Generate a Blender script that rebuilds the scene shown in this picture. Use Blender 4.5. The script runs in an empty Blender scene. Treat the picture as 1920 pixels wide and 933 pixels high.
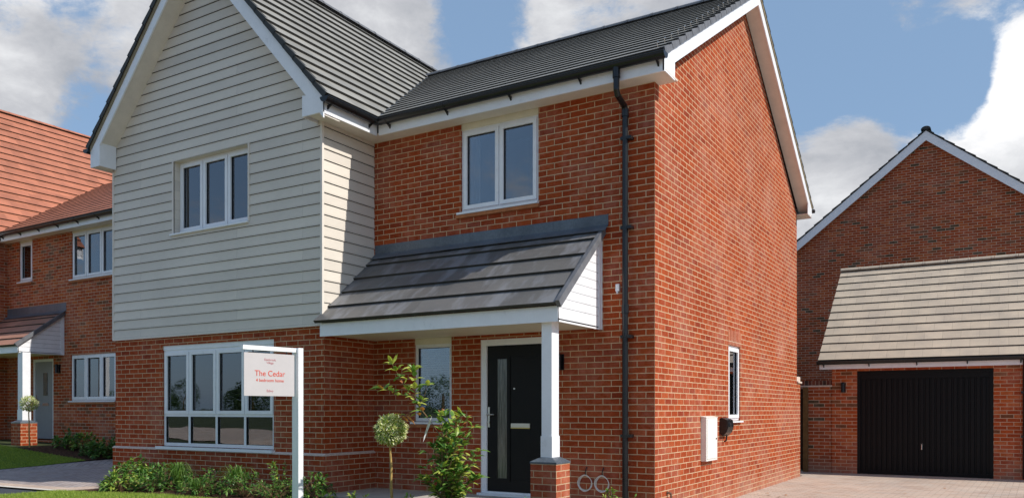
import bpy, bmesh, math, random
from mathutils import Vector, Matrix
R = math.radians
random.seed(7)
scene = bpy.context.scene
COL = scene.collection

# ------------------------------------------------------------------ camera
cam = bpy.data.cameras.new('camera'); camo = bpy.data.objects.new('camera', cam); COL.objects.link(camo)
camo.location = (3.533, -9.107, 1.36); camo.rotation_euler = (R(90), 0, R(31.2))
cam.sensor_width = 36; cam.lens = 28.5; cam.shift_y = 0.157
cam.clip_end = 3000; cam.clip_start = .05
scene.camera = camo

# ------------------------------------------------------------------ light
SUN = Vector((1, .11, .90)).normalized()          # towards the sun
elev = math.asin(SUN.z); azim = math.atan2(SUN.x, SUN.y)
sun = bpy.data.lights.new('sun', 'SUN'); suno = bpy.data.objects.new('sun', sun); COL.objects.link(suno)
sun.energy = 4.2; sun.angle = R(.5); sun.color = (1, .95, .87)
suno.rotation_euler = (-SUN).to_track_quat('-Z', 'Y').to_euler(); suno.location = (20, 5, 25)
scene.view_settings.view_transform = 'Standard'; scene.view_settings.look = 'None'
scene.view_settings.exposure = 0.17; scene.view_settings.gamma = 1.0
scene.view_settings.use_curve_mapping = False

# ------------------------------------------------------------------ node helper
class N:
    def __init__(s, tree):
        s.t = tree; s.t.nodes.clear()
    def n(s, typ, ins=None, **kw):
        d = s.t.nodes.new(typ)
        for k, v in kw.items(): setattr(d, k, v)
        for k, v in (ins or {}).items():
            sock = d.inputs[k]
            if isinstance(v, bpy.types.NodeSocket): s.t.links.new(v, sock)
            else: sock.default_value = v
        return d
    def math(s, op, a, b=0.0, c=None, clamp=False):
        ins = {0: a, 1: b}
        if c is not None: ins[2] = c
        return s.n('ShaderNodeMath', ins, operation=op, use_clamp=clamp).outputs[0]
    def mix(s, f, a, b, mode='MIX'):
        return s.n('ShaderNodeMix', {0: f, 6: a, 7: b}, data_type='RGBA', blend_type=mode).outputs[2]
    def ramp(s, f, stops, interp='LINEAR'):
        d = s.n('ShaderNodeValToRGB', {0: f}); cr = d.color_ramp; cr.interpolation = interp
        while len(cr.elements) < len(stops): cr.elements.new(.5)
        for e, (p, c) in zip(cr.elements, stops):
            e.position = p; e.color = tuple(c) + (1,) if len(c) == 3 else c
        return d.outputs[0]
    def noise(s, vec, scale, detail=4, rough=.55):
        return s.n('ShaderNodeTexNoise', {'Vector': vec, 'Scale': scale, 'Detail': detail, 'Roughness': rough}).outputs[0]

def c4(c): return tuple(c) + (1,)

# ------------------------------------------------------------------ world: sky and clouds
world = bpy.data.worlds.new('World'); scene.world = world; world.use_nodes = True
w = N(world.node_tree)
sky = w.n('ShaderNodeTexSky', sky_type='NISHITA', sun_disc=False)
sky.sun_elevation = elev; sky.sun_rotation = azim; sky.air_density = 1.0; sky.dust_density = 1.0; sky.ozone_density = 1.5
tc = w.n('ShaderNodeTexCoord').outputs['Generated']
def pixdir(x, y):
    a = R(31.2); f = 1520.; u = (x - 960) / f; v = (768 - y) / f
    return Vector((-math.sin(a) + u * math.cos(a), math.cos(a) + u * math.sin(a), v)).normalized()
def blob(d, rad, amp):
    dt = w.n('ShaderNodeVectorMath', {0: tc, 1: tuple(d)}, operation='DOT_PRODUCT').outputs['Value']
    return w.n('ShaderNodeMapRange', {0: dt, 1: math.cos(R(rad)), 2: 1.0, 3: 0.0, 4: amp}, interpolation_type='SMOOTHSTEP').outputs[0]
def total(lst):
    o = lst[0]
    for b in lst[1:]: o = w.math('ADD', o, b)
    return o
mp = w.n('ShaderNodeMapping', {'Vector': tc, 'Scale': (1, 1, 1.7)}).outputs[0]
wn = w.n('ShaderNodeTexNoise', {'Vector': mp, 'Scale': 4.0, 'Detail': 3.0}).outputs['Color']
wv_ = w.n('ShaderNodeVectorMath', {0: wn, 1: (-.5, -.5, -.5)}, operation='ADD').outputs[0]
wv_ = w.n('ShaderNodeVectorMath', {0: wv_, 1: (.10, .10, .10)}, operation='MULTIPLY').outputs[0]
mp = w.n('ShaderNodeVectorMath', {0: mp, 1: wv_}, operation='ADD').outputs[0]
n1 = w.noise(mp, 5.0, 12, .62)
n2 = w.noise(mp, 22.0, 10, .68)
base = w.math('ADD', w.math('MULTIPLY', w.math('SUBTRACT', n1, .5), 1.9), w.math('MULTIPLY', w.math('SUBTRACT', n2, .5), 1.5))
bl = [blob(pixdir(60, 40), 12, .75), blob(pixdir(20, 190), 5, .4), blob(pixdir(690, 50), 9, .62), blob(pixdir(520, 10), 9, .5),
      blob(pixdir(1150, 30), 8, .62), blob(pixdir(1000, 90), 4, .35), blob(pixdir(1640, 400), 8, 1.0), blob(pixdir(1540, 330), 5, .8), blob(pixdir(1600, 290), 3, .3), blob(pixdir(1955, 120), 3.4, 1.2), blob(pixdir(1960, 230), 4.2, 1.2), blob(pixdir(1900, 330), 5, .8), blob(pixdir(1760, 130), 3.5, -.75), blob(pixdir(1700, 320), 5, .5), blob(pixdir(1760, -10), 4, .38), blob(pixdir(1740, 100), 2.2, .3),
      blob(pixdir(1600, 150), 9, -.5), blob(pixdir(1700, 200), 5, -.35), blob(pixdir(900, 50), 3.6, -.55), blob(pixdir(165, 245), 3.4, -.65), blob(pixdir(1480, 60), 6, -.35), blob(pixdir(5, 70), 2.0, -.3)]
dens = w.math('ADD', base, total(bl))
mask = w.n('ShaderNodeMapRange', {0: dens, 1: .02, 2: .66, 3: 0.0, 4: 1.0}, interpolation_type='SMOOTHSTEP').outputs[0]
shade = w.math('ADD', w.math('ADD', w.math('MULTIPLY', w.math('SUBTRACT', w.noise(mp, 8.0, 10, .62), .5), 1.0), .5), total([blob(pixdir(90, 210), 7, -.30), blob(pixdir(180, 130), 5, -.12), blob(pixdir(80, 50), 8, .30), blob(pixdir(30, 190), 4, .25), blob(pixdir(690, 50), 8, .06),
        blob(pixdir(1905, 170), 7, .5), blob(pixdir(1600, 350), 8, .10), blob(pixdir(1080, 60), 4, .10)]))
cloudcol = w.ramp(shade, [(.12, (.17, .19, .225)), (.38, (.34, .36, .40)), (.58, (.50, .51, .54)), (.78, (.70, .71, .73)), (.95, (.90, .90, .91))])
skyc = w.mix(1.0, sky.outputs[0], (.09, .095, .100, 1), 'MULTIPLY')
skyc = w.mix(.6, skyc, (.26, .40, .60, 1))
col = w.mix(mask, skyc, cloudcol)
bg = w.n('ShaderNodeBackground', {0: col, 1: 1.06})
w.t.links.new(bg.outputs[0], w.n('ShaderNodeOutputWorld').inputs[0])

# ------------------------------------------------------------------ materials
def new_mat(name):
    m = bpy.data.materials.new(name); m.use_nodes = True
    return m, N(m.node_tree)
def finish(g, colr, rough=.6, bump=None, bstr=.3, bdist=.01, spec=.5, metal=0.0, extra=None):
    ins = {'Base Color': colr, 'Roughness': rough, 'Specular IOR Level': spec, 'Metallic': metal}
    if bump is not None:
        ins['Normal'] = g.n('ShaderNodeBump', {'Height': bump, 'Strength': bstr, 'Distance': bdist}).outputs[0]
    if extra: ins.update(extra)
    p = g.n('ShaderNodeBsdfPrincipled', ins)
    g.t.links.new(p.outputs[0], g.n('ShaderNodeOutputMaterial').inputs[0])
    return p

def brick_mat(name, stops, mortar, patch=.35, wd=.225, ht=.075, ms=.0056):
    m, g = new_mat(name)
    uv = g.n('ShaderNodeUVMap').outputs[0]
    warp = g.n('ShaderNodeTexNoise', {'Vector': uv, 'Scale': 9.0, 'Detail': 2.0}).outputs['Color']
    wv = g.n('ShaderNodeVectorMath', {0: warp, 1: (-.5, -.5, 0)}, operation='ADD').outputs[0]
    wv = g.n('ShaderNodeVectorMath', {0: wv, 1: (.006, .006, 0)}, operation='MULTIPLY').outputs[0]
    v = g.n('ShaderNodeVectorMath', {0: uv, 1: wv}, operation='ADD').outputs[0]
    b = g.n('ShaderNodeTexBrick', {'Vector': v, 'Color1': (0, 0, 0, 1), 'Color2': (1, 1, 1, 1), 'Mortar': (.5, .5, .5, 1), 'Scale': 1.0,
            'Mortar Size': ms, 'Mortar Smooth': .15, 'Bias': 0.0, 'Brick Width': wd, 'Row Height': ht}, offset=.5)
    tint = g.ramp(b.outputs[0], stops, 'CONSTANT')
    big = g.noise(uv, 1.3, 5, .6); fine = g.noise(uv, 60, 3, .7); mid = g.noise(uv, 11, 4, .6)
    tint = g.mix(1.0, tint, g.ramp(fine, [(.25, (.62, .60, .58)), (.75, (1.08, 1.04, 1.0))]), 'MULTIPLY')
    tint = g.mix(1.0, tint, g.ramp(mid, [(.3, (.86, .86, .86)), (.7, (1.1, 1.1, 1.1))]), 'MULTIPLY')
    bloom = g.math('MULTIPLY', g.n('ShaderNodeMapRange', {0: g.math('ADD', big, g.math('MULTIPLY', mid, .45)), 1: .68, 2: .98}).outputs[0], patch, clamp=True)
    tint = g.mix(bloom, tint, (.62, .5, .43, 1))
    batch = g.noise(uv, .55, 3, .5)
    tint = g.mix(1.0, tint, g.ramp(batch, [(.3, (.88, .86, .84)), (.7, (1.08, 1.08, 1.08))]), 'MULTIPLY')
    zc = g.n('ShaderNodeSeparateXYZ', {0: uv}).outputs[1]
    lowz = g.n('ShaderNodeMapRange', {0: g.math('ADD', zc, g.math('MULTIPLY', g.noise(uv, 2.5, 5, .65), 1.1)), 1: .95, 2: .45, 3: 0.0, 4: .42}).outputs[0]
    tint = g.mix(lowz, tint, (.50, .36, .27, 1))
    mcol = g.mix(1.0, c4(mortar), g.ramp(g.noise(uv, 4, 4), [(.3, (.78, .76, .74)), (.7, (1.1, 1.1, 1.1))]), 'MULTIPLY')
    colr = g.mix(b.outputs[1], tint, mcol)
    h = g.math('SUBTRACT', g.math('MULTIPLY', fine, .18), b.outputs[1])
    finish(g, colr, .9, h, .45, .005, .2)
    return m

A = 1.0
M = {}
M['brick'] = brick_mat('orange_red_brick', [(0, (.345, .056, .014)), (.2, (.38, .065, .016)), (.45, (.41, .077, .020)), (.7, (.37, .061, .015)), (.86, (.43, .089, .026)), (.965, (.30, .048, .016))],
                       (.56, .40, .25), .18)
M['brick_multi'] = brick_mat('multi_red_brick', [(0, (.22, .085, .04)), (.06, (.40, .076, .024)), (.3, (.50, .105, .030)), (.55, (.44, .088, .026)), (.75, (.54, .14, .042)), (.93, (.27, .10, .045))],
                       (.54, .41, .29), .2)
M['brick_dark'] = brick_mat('dark_multi_brick', [(0, (.11, .07, .04)), (.05, (.33, .068, .022)), (.3, (.42, .084, .025)), (.55, (.36, .072, .023)), (.75, (.46, .118, .038)), (.93, (.24, .085, .038))],
                       (.55, .42, .31), .12)
M['soldier'] = brick_mat('soldier_brick', [(0, (.36, .08, .035)), (.3, (.47, .12, .045)), (.7, (.42, .09, .04))], (.55, .42, .3), .2, .075, .4)

def plain(name, c, rough=.5, var=.06, spec=.5, metal=0, nscale=6, bump=.0):
    m, g = new_mat(name)
    co = g.n('ShaderNodeTexCoord').outputs['Object']
    n = g.noise(co, nscale, 4); n2_ = g.noise(co, nscale * 14, 2)
    t = g.mix(1.0, c4(c), g.ramp(n, [(.3, (1 - var,) * 3), (.7, (1 + var,) * 3)]), 'MULTIPLY')
    t = g.mix(1.0, t, g.ramp(n2_, [(.3, (1 - var * .6,) * 3), (.7, (1 + var * .6,) * 3)]), 'MULTIPLY')
    stv = g.n('ShaderNodeMapping', {'Vector': co, 'Scale': (9, 9, .8)}).outputs[0]
    st = g.n('ShaderNodeMapRange', {0: g.noise(stv, 2.0, 5, .7), 1: .56, 2: .80}).outputs[0]
    t = g.mix(g.math('MULTIPLY', st, var * 2.2), t, c4([q * .55 for q in c]))
    r = g.math('ADD', g.math('MULTIPLY', n, .16), rough - .08)
    finish(g, t, r, n2_ if bump else None, bump, .004, spec, metal)
    return m
M['white'] = plain('white_upvc', (.82, .83, .86), .3, .04)
M['cream'] = plain('cream_panel', (.74, .69, .56), .45, .05)
M['soffit'] = plain('soffit_board', (.72, .67, .61), .5, .06)
M['black'] = plain('black_plastic', (.007, .008, .010), .3, .1)
M['blackdoor'] = plain('black_door_paint', (.007, .007, .007), .45, .1, .2)
M['garage'] = plain('garage_door_paint', (.005, .0052, .006), .4, .1, .18)
M['lead'] = plain('lead_flashing', (.095, .115, .14), .42, .25, .5, 0, 3)
M['steel'] = plain('brushed_steel', (.62, .60, .56), .3, .05, .5, 1)
M['brass'] = plain('brass', (.55, .42, .16), .35, .05, .5, 1)
M['greydoor'] = plain('grey_door_paint', (.29, .30, .32), .45, .05)
M['cable'] = plain('white_cable', (.70, .68, .64), .5, .05)
M['copper'] = plain('dull_copper', (.12, .07, .045), .5, .2)
M['timber'] = plain('gate_post_timber', (.16, .085, .03), .75, .25, .3, 0, 10, .3)
M['darktimber'] = plain('dark_gate_timber', (.035, .022, .016), .75, .25, .3, 0, 10, .3)
M['signpanel'] = plain('sign_panel', (.52, .49, .50), .4, .02)
M['red'] = plain('red_lettering', (.62, .07, .035), .5, .02)
M['pinkgrey'] = plain('pale_lettering', (.50, .22, .24), .5, .02)
M['grout'] = plain('pale_creasing_brick', (.62, .50, .42), .85, .15, .3, 0, 20, .3)
M['slab'] = plain('porch_slab', (.44, .40, .35), .85, .12, .3, 0, 5, .2)
M['cill'] = plain('tile_sill', (.40, .15, .06), .8, .2, .3, 0, 12, .2)
M['dark'] = plain('dark_underlay', (.03, .027, .025), .9, .1)
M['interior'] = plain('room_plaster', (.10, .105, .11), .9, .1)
M['redsill'] = plain('red_cushion', (.5, .04, .04), .8, .1)
M['edgewood'] = plain('undercloak_board', (.26, .21, .13), .8, .15)

def clad_mat():
    m, g = new_mat('sage_cladding')
    uv = g.n('ShaderNodeUVMap').outputs[0]
    sc = g.n('ShaderNodeMapping', {'Vector': uv, 'Scale': (3, 34, 1)}).outputs[0]
    grain = g.noise(sc, 3.0, 6, .65)
    b = g.n('ShaderNodeTexBrick', {'Vector': g.n('ShaderNodeMapping', {'Vector': uv, 'Location': (1.1, 0, 0)}).outputs[0], 'Color1': (.92, .92, .92, 1), 'Color2': (1.05, 1.05, 1.04, 1), 'Mortar': (.62, .62, .60, 1), 'Scale': 1.0,
            'Mortar Size': .0020, 'Mortar Smooth': .2, 'Brick Width': 3.6, 'Row Height': .149}, offset=.37)
    col_ = g.mix(1.0, (.69, .63, .555, 1), b.outputs[0], 'MULTIPLY')
    col_ = g.mix(1.0, col_, g.ramp(grain, [(.3, (.93, .93, .93)), (.7, (1.05, 1.05, 1.05))]), 'MULTIPLY')
    col_ = g.mix(1.0, col_, g.ramp(g.noise(uv, 1.2, 3), [(.3, (.95, .95, .95)), (.7, (1.04, 1.04, 1.04))]), 'MULTIPLY')
    finish(g, col_, .62, grain, .25, .004, .4)
    return m
M['clad'] = clad_mat()

def tile_mat(name, c, width=.33, row=.276, var=.12, rough=.62, joint=.55, stain=None):
    m, g = new_mat(name)
    uv = g.n('ShaderNodeUVMap').outputs[0]
    b = g.n('ShaderNodeTexBrick', {'Vector': uv, 'Color1': (1 - var,) * 3 + (1,), 'Color2': (1 + var,) * 3 + (1,), 'Mortar': (joint,) * 3 + (1,), 'Scale': 1.0,
            'Mortar Size': .0030, 'Mortar Smooth': .2, 'Brick Width': width, 'Row Height': row}, offset=.5)
    col_ = g.mix(1.0, c4(c), b.outputs[0], 'MULTIPLY')
    n = g.noise(uv, 2.2, 5, .6); f = g.noise(uv, 90, 2, .8)
    col_ = g.mix(1.0, col_, g.ramp(n, [(.3, (.84, .85, .87)), (.7, (1.12, 1.11, 1.08))]), 'MULTIPLY')
    col_ = g.mix(1.0, col_, g.ramp(f, [(.25, (.82, .82, .82)), (.75, (1.15, 1.15, 1.15))]), 'MULTIPLY')
    if stain:
        sv = g.n('ShaderNodeMapping', {'Vector': uv, 'Scale': (1, .35, 1), 'Rotation': (0, 0, R(-38))}).outputs[0]
        s_ = g.n('ShaderNodeMapRange', {0: g.noise(sv, 3.6, 5, .6), 1: .50, 2: .60}).outputs[0]
        col_ = g.mix(g.math('MULTIPLY', s_, .6), col_, c4(stain))
    finish(g, col_, rough, g.math('ADD', g.math('MULTIPLY', f, .5), g.math('MULTIPLY', b.outputs[1], -1)), .2, .002, .3)
    return m
M['tile'] = tile_mat('charcoal_roof_tile', (.255, .247, .228), joint=.75)
M['tile_porch'] = tile_mat('porch_roof_tile', (.145, .14, .137), .6, .30, .14, .4, .8, (.25, .255, .275))
M['tile_red'] = tile_mat('red_roof_tile', (.40, .150, .090), .33, .276, .14, .6, .8)
M['tile_redbrown'] = tile_mat('red_brown_roof_tile', (.40, .21, .155), .6, .30, .15, .6, .8)
M['tile_tan'] = tile_mat('tan_roof_tile', (.50, .41, .315), .33, .30, .055, .7, .62)
M['tile_edge'] = plain('dark_tile_edge', (.038, .037, .034), .6, .2, .4, 0, 9, .2)  # dark to paint in the shadow gaps between courses; also colours some caps
M['verge'] = plain('grey_verge', (.13, .135, .15), .6, .2, .4, 0, 9)

def glass_mat():
    m, g = new_mat('window_glass')
    fr = g.n('ShaderNodeFresnel', {'IOR': 1.5}).outputs[0]
    fac = g.math('ADD', g.math('MULTIPLY', fr, 1.8), .085, clamp=True)
    bmp = g.n('ShaderNodeBump', {'Height': g.noise(g.n('ShaderNodeTexCoord').outputs['Object'], 1.2, 2), 'Strength': .12, 'Distance': .02}).outputs[0]
    tr = g.n('ShaderNodeBsdfTransparent', {0: (.72, .75, .76, 1)})
    gl = g.n('ShaderNodeBsdfGlossy', {'Color': (.92, .95, 1, 1), 'Roughness': .015, 'Normal': bmp})
    mx = g.n('ShaderNodeMixShader', {0: fac, 1: tr.outputs[0], 2: gl.outputs[0]})
    g.t.links.new(mx.outputs[0], g.n('ShaderNodeOutputMaterial').inputs[0])
    return m
M['glass'] = glass_mat()
def ribbed():
    m, g = new_mat('obscured_door_glass')
    co = g.n('ShaderNodeMapping', {'Vector': g.n('ShaderNodeTexCoord').outputs['Object'], 'Scale': (60, 60, 3)}).outputs[0]
    n = g.noise(co, 1.5, 3)
    finish(g, g.ramp(n, [(.3, (.04, .045, .035)), (.7, (.17, .175, .15))]), .14, n, .4, .01, .8)
    return m
M['obscured'] = ribbed()
def curtain_mat():
    m, g = new_mat('pale_curtain')
    co = g.n('ShaderNodeTexCoord').outputs['Object']
    finish(g, g.ramp(g.noise(co, 8, 3), [(.3, (.50, .49, .46)), (.7, (.62, .61, .58))]), .9, None, 0, 0, .1)
    return m
M['curtain'] = curtain_mat()
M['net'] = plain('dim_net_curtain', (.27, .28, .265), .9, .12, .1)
def paving_mat(name, cs, joint, sc=.2, rot=0):
    m, g = new_mat(name)
    uv = g.n('ShaderNodeMapping', {'Vector': g.n('ShaderNodeUVMap').outputs[0], 'Rotation': (0, 0, R(rot))}).outputs[0]
    b = g.n('ShaderNodeTexBrick', {'Vector': uv, 'Color1': (0, 0, 0, 1), 'Color2': (1, 1, 1, 1), 'Mortar': (.5, .5, .5, 1), 'Scale': 1.0,
            'Mortar Size': .004, 'Mortar Smooth': .3, 'Brick Width': sc, 'Row Height': sc / 2}, offset=.5)
    t = g.ramp(b.outputs[0], cs)
    f = g.noise(uv, 50, 3, .7); big = g.noise(uv, .9, 5, .6)
    t = g.mix(1.0, t, g.ramp(f, [(.25, (.8, .8, .8)), (.75, (1.15, 1.15, 1.15))]), 'MULTIPLY')
    t = g.mix(1.0, t, g.ramp(big, [(.3, (.82, .82, .84)), (.7, (1.12, 1.1, 1.08))]), 'MULTIPLY')
    sd = g.n('ShaderNodeMapRange', {0: g.noise(uv, 2.6, 7, .7), 1: .50, 2: .66}).outputs[0]
    t = g.mix(g.math('MULTIPLY', sd, .45), t, (.52, .44, .36, 1))
    dk_ = g.n('ShaderNodeMapRange', {0: g.noise(uv, 5.5, 5, .7), 1: .60, 2: .70}).outputs[0]
    t = g.mix(g.math('MULTIPLY', dk_, .4), t, (.14, .11, .09, 1))
    t = g.mix(b.outputs[1], t, c4(joint))
    finish(g, t, .85, g.math('SUBTRACT', g.math('MULTIPLY', f, .3), b.outputs[1]), .6, .006, .3)
    return m
M['pave'] = paving_mat('pink_grey_block_paving', [(0, (.44, .33, .26)), (.5, (.55, .44, .36)), (1, (.49, .42, .36))], (.20, .15, .11), .2, 2)
M['pave_grey'] = paving_mat('grey_block_paving', [(0, (.31, .26, .245)), (.5, (.40, .345, .33)), (1, (.35, .31, .305))], (.12, .10, .10), .2, 45)
M['kerb'] = paving_mat('pale_edging_blocks', [(0, (.50, .38, .30)), (1, (.60, .47, .38))], (.32, .26, .22), .2, 5)
M['kerbwhite'] = plain('pale_kerb_line', (.62, .58, .52), .8, .1)
M['tarmac'] = plain('tarmac', (.055, .062, .075), .85, .25, .3, 0, 40, .4)
def soil_mat():
    m, g = new_mat('bark_mulch'); co = g.n('ShaderNodeTexCoord').outputs['Object']
    v = g.n('ShaderNodeTexVoronoi', {'Vector': co, 'Scale': 45.0})
    finish(g, g.ramp(v.outputs['Color'], [(.1, (.025, .014, .009)), (.6, (.075, .035, .02)), (.95, (.14, .075, .045))]), .95, v.outputs['Distance'], .8, .02, .2)
    return m
M['soil'] = soil_mat()
def lawn_mat():
    m, g = new_mat('mown_lawn'); co = g.n('ShaderNodeTexCoord').outputs['Object']
    n = g.noise(co, 1.2, 5); f = g.noise(co, 55, 3, .8)
    t = g.ramp(n, [(.3, (.11, .19, .02)), (.7, (.20, .28, .035))])
    t = g.mix(1.0, t, g.ramp(f, [(.3, (.6, .6, .6)), (.7, (1.35, 1.35, 1.25))]), 'MULTIPLY')
    finish(g, t, .9, f, .8, .03, .2)
    return m
M['lawn'] = lawn_mat()
def leaf_mat(name, c1, c2, rough=.42):
    m, g = new_mat(name)
    inf = g.n('ShaderNodeNewGeometry').outputs['Random Per Island']
    t = g.ramp(inf, [(0, c1), (1, c2)])
    bs = g.n('ShaderNodeBsdfPrincipled', {'Base Color': t, 'Roughness': rough})
    tr = g.n('ShaderNodeBsdfTranslucent', {'Color': g.mix(1.0, t, (1.3, 1.4, .7, 1), 'MULTIPLY')})
    mx = g.n('ShaderNodeMixShader', {0: .28, 1: bs.outputs[0], 2: tr.outputs[0]})
    g.t.links.new(mx.outputs[0], g.n('ShaderNodeOutputMaterial').inputs[0])
    return m
M['leaf_dark'] = leaf_mat('dark_green_leaf', (.03, .10, .018), (.10, .22, .04))
M['leaf_mid'] = leaf_mat('mid_green_leaf', (.08, .20, .03), (.22, .36, .07))
M['leaf_lime'] = leaf_mat('yellow_green_leaf', (.26, .36, .05), (.50, .52, .11))
M['leaf_cream'] = leaf_mat('cream_leaf', (.66, .66, .36), (.85, .83, .56))
M['leaf_red'] = leaf_mat('bronze_leaf', (.35, .10, .03), (.55, .24, .07))
M['grass'] = leaf_mat('grass_blade', (.06, .15, .02), (.18, .30, .05), .55)
M['bark'] = plain('brown_bark', (.16, .10, .05), .8, .25, .3, 0, 30, .3)
M['stem'] = plain('tan_stem', (.42, .27, .09), .7, .2, .3, 0, 20)
M['cane'] = plain('dark_cane', (.10, .09, .10), .6, .2)
M['treeleaf'] = leaf_mat('far_tree_leaf', (.02, .05, .012), (.06, .11, .03), .6)

# ------------------------------------------------------------------ mesh builder
class MB:
    def __init__(s): s.v = []; s.f = []; s.uv = []; s.m = []
    def face(s, pts, mi=0, uv=None):
        i = len(s.v); s.v += [Vector(p) for p in pts]; s.f.append(list(range(i, i + len(pts)))); s.m.append(mi)
        if uv is None:
            p = [Vector(q) for q in pts]; n = Vector((0, 0, 0))
            for k in range(len(p)): n += p[k].cross(p[(k + 1) % len(p)])
            n = n.normalized() if n.length > 1e-12 else Vector((0, 0, 1))
            if abs(n.z) > .8: uv = [(q.x, q.y) for q in p]
            elif abs(n.y) >= abs(n.x): uv = [(q.x, q.z) for q in p]
            else: uv = [(q.y + .1125, q.z) for q in p]
        s.uv.append([tuple(u) for u in uv])
    def box(s, x0, x1, y0, y1, z0, z1, mi=0, skip=''):
        P = lambda a, b, c: (a, b, c)
        F = {'b': [P(x0,y0,z0),P(x0,y1,z0),P(x1,y1,z0),P(x1,y0,z0)], 't': [P(x0,y0,z1),P(x1,y0,z1),P(x1,y1,z1),P(x0,y1,z1)],
             'f': [P(x0,y0,z0),P(x1,y0,z0),P(x1,y0,z1),P(x0,y0,z1)], 'k': [P(x1,y1,z0),P(x0,y1,z0),P(x0,y1,z1),P(x1,y1,z1)],
             'l': [P(x0,y1,z0),P(x0,y0,z0),P(x0,y0,z1),P(x0,y1,z1)], 'r': [P(x1,y0,z0),P(x1,y1,z0),P(x1,y1,z1),P(x1,y0,z1)]}
        for k, q in F.items():
            if k not in skip: s.face(q, mi)
        return s
    def fbox(s, F, u0, u1, d0, d1, z0, z1, mi=0):
        a = F(u0, d0, z0); b = F(u1, d1, z1)
        return s.box(min(a.x, b.x), max(a.x, b.x), min(a.y, b.y), max(a.y, b.y), min(a.z, b.z), max(a.z, b.z), mi)
    def prism(s, poly, vec, mi=0):
        vec = Vector(vec); p = [Vector(q) for q in poly]; q = [a + vec for a in p]
        n = Vector((0, 0, 0))
        for k in range(len(p)): n += p[k].cross(p[(k + 1) % len(p)])
        if n.dot(vec) > 0: p = p[::-1]; q = q[::-1]
        s.face(p, mi); s.face(q[::-1], mi)
        L = len(p)
        for k in range(L): s.face([p[(k + 1) % L], p[k], q[k], q[(k + 1) % L]], mi)
        return s
    def tube(s, pts, r, seg=10, mi=0, cap=True):
        pts = [Vector(p) for p in pts]; rs = r if isinstance(r, (list, tuple)) else [r] * len(pts); rings = []; up = None
        for i, p in enumerate(pts):
            d = (pts[min(i + 1, len(pts) - 1)] - pts[max(i - 1, 0)]).normalized()
            if up is None: up = Vector((0, 0, 1)) if abs(d.z) < .9 else Vector((1, 0, 0))
            a = d.cross(up).normalized(); b = a.cross(d).normalized(); up = b
            rings.append([p + (a * math.cos(t) + b * math.sin(t)) * rs[i] for t in [2 * math.pi * k / seg for k in range(seg)]])
        for i in range(len(rings) - 1):
            for k in range(seg):
                s.face([rings[i][k], rings[i][(k + 1) % seg], rings[i + 1][(k + 1) % seg], rings[i + 1][k]], mi)
        if cap: s.face(rings[0][::-1], mi); s.face(rings[-1], mi)
        return s
    def build(s, name, mats, parent=None, smooth=False, merge=False, fix=False):
        me = bpy.data.meshes.new(name)
        off = WL.get(parent, Vector((0, 0, 0))) if parent else Vector((0, 0, 0))
        own = s.origin if hasattr(s, 'origin') else off
        me.from_pydata([tuple(v - own) for v in s.v], [], s.f)
        for m_ in (mats if isinstance(mats, list) else [mats]): me.materials.append(m_)
        me.polygons.foreach_set('material_index', s.m)
        ul = me.uv_layers.new(name='UVMap'); k = 0
        for u in s.uv:
            for c in u: ul.data[k].uv = c; k += 1
        if merge or fix:
            bm = bmesh.new(); bm.from_mesh(me); bmesh.ops.remove_doubles(bm, verts=bm.verts, dist=1e-5)
            bmesh.ops.recalc_face_normals(bm, faces=bm.faces); bm.to_mesh(me); bm.free()
        if smooth: me.polygons.foreach_set('use_smooth', [True] * len(me.polygons))
        me.update()
        o = bpy.data.objects.new(name, me); COL.objects.link(o)
        o.location = own - off if parent else own
        if parent: o.parent = parent
        WL[o] = own
        return o
WL = {}
def tag(o, label=None, cat=None, group=None, kind=None):
    if label: o['label'] = label
    if cat: o['category'] = cat
    if group: o['group'] = group
    if kind: o['kind'] = kind
    return o
def empty(name, loc, label, cat, group=None):
    o = bpy.data.objects.new(name, None); COL.objects.link(o); o.location = loc; WL[o] = Vector(loc)
    return tag(o, label, cat, group)
def mb_at(loc):
    b = MB(); b.origin = Vector(loc); return b
def front(y, inset=0): return lambda u, d, z: Vector((u, y - d, z))      # wall facing -Y; d grows outwards
def right(x): return lambda u, d, z: Vector((x + d, u, z))               # wall facing +X

# ------------------------------------------------------------------ builders
def wall(mb, F, u0, u1, z0, z1, holes=(), depth=.10, mi=0):
    us = sorted({u0, u1} | {h[0] for h in holes} | {h[1] for h in holes}); zs = sorted({z0, z1} | {h[2] for h in holes} | {h[3] for h in holes})
    us = [u for u in us if u0 <= u <= u1]; zs = [z for z in zs if z0 <= z <= z1]
    for i in range(len(us) - 1):
        for j in range(len(zs) - 1):
            uc = (us[i] + us[i + 1]) / 2; zc = (zs[j] + zs[j + 1]) / 2
            if any(h[0] < uc < h[1] and h[2] < zc < h[3] for h in holes): continue
            mb.face([F(us[i], 0, zs[j]), F(us[i + 1], 0, zs[j]), F(us[i + 1], 0, zs[j + 1]), F(us[i], 0, zs[j + 1])], mi)
    for a, b, c, d in holes:
        mb.face([F(a, 0, c), F(a, 0, d), F(a, -depth, d), F(a, -depth, c)], mi)
        mb.face([F(b, 0, c), F(b, -depth, c), F(b, -depth, d), F(b, 0, d)], mi)
        mb.face([F(a, 0, d), F(b, 0, d), F(b, -depth, d), F(a, -depth, d)], mi)
        mb.face([F(a, 0, c), F(a, -depth, c), F(b, -depth, c), F(b, 0, c)], mi)

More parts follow.
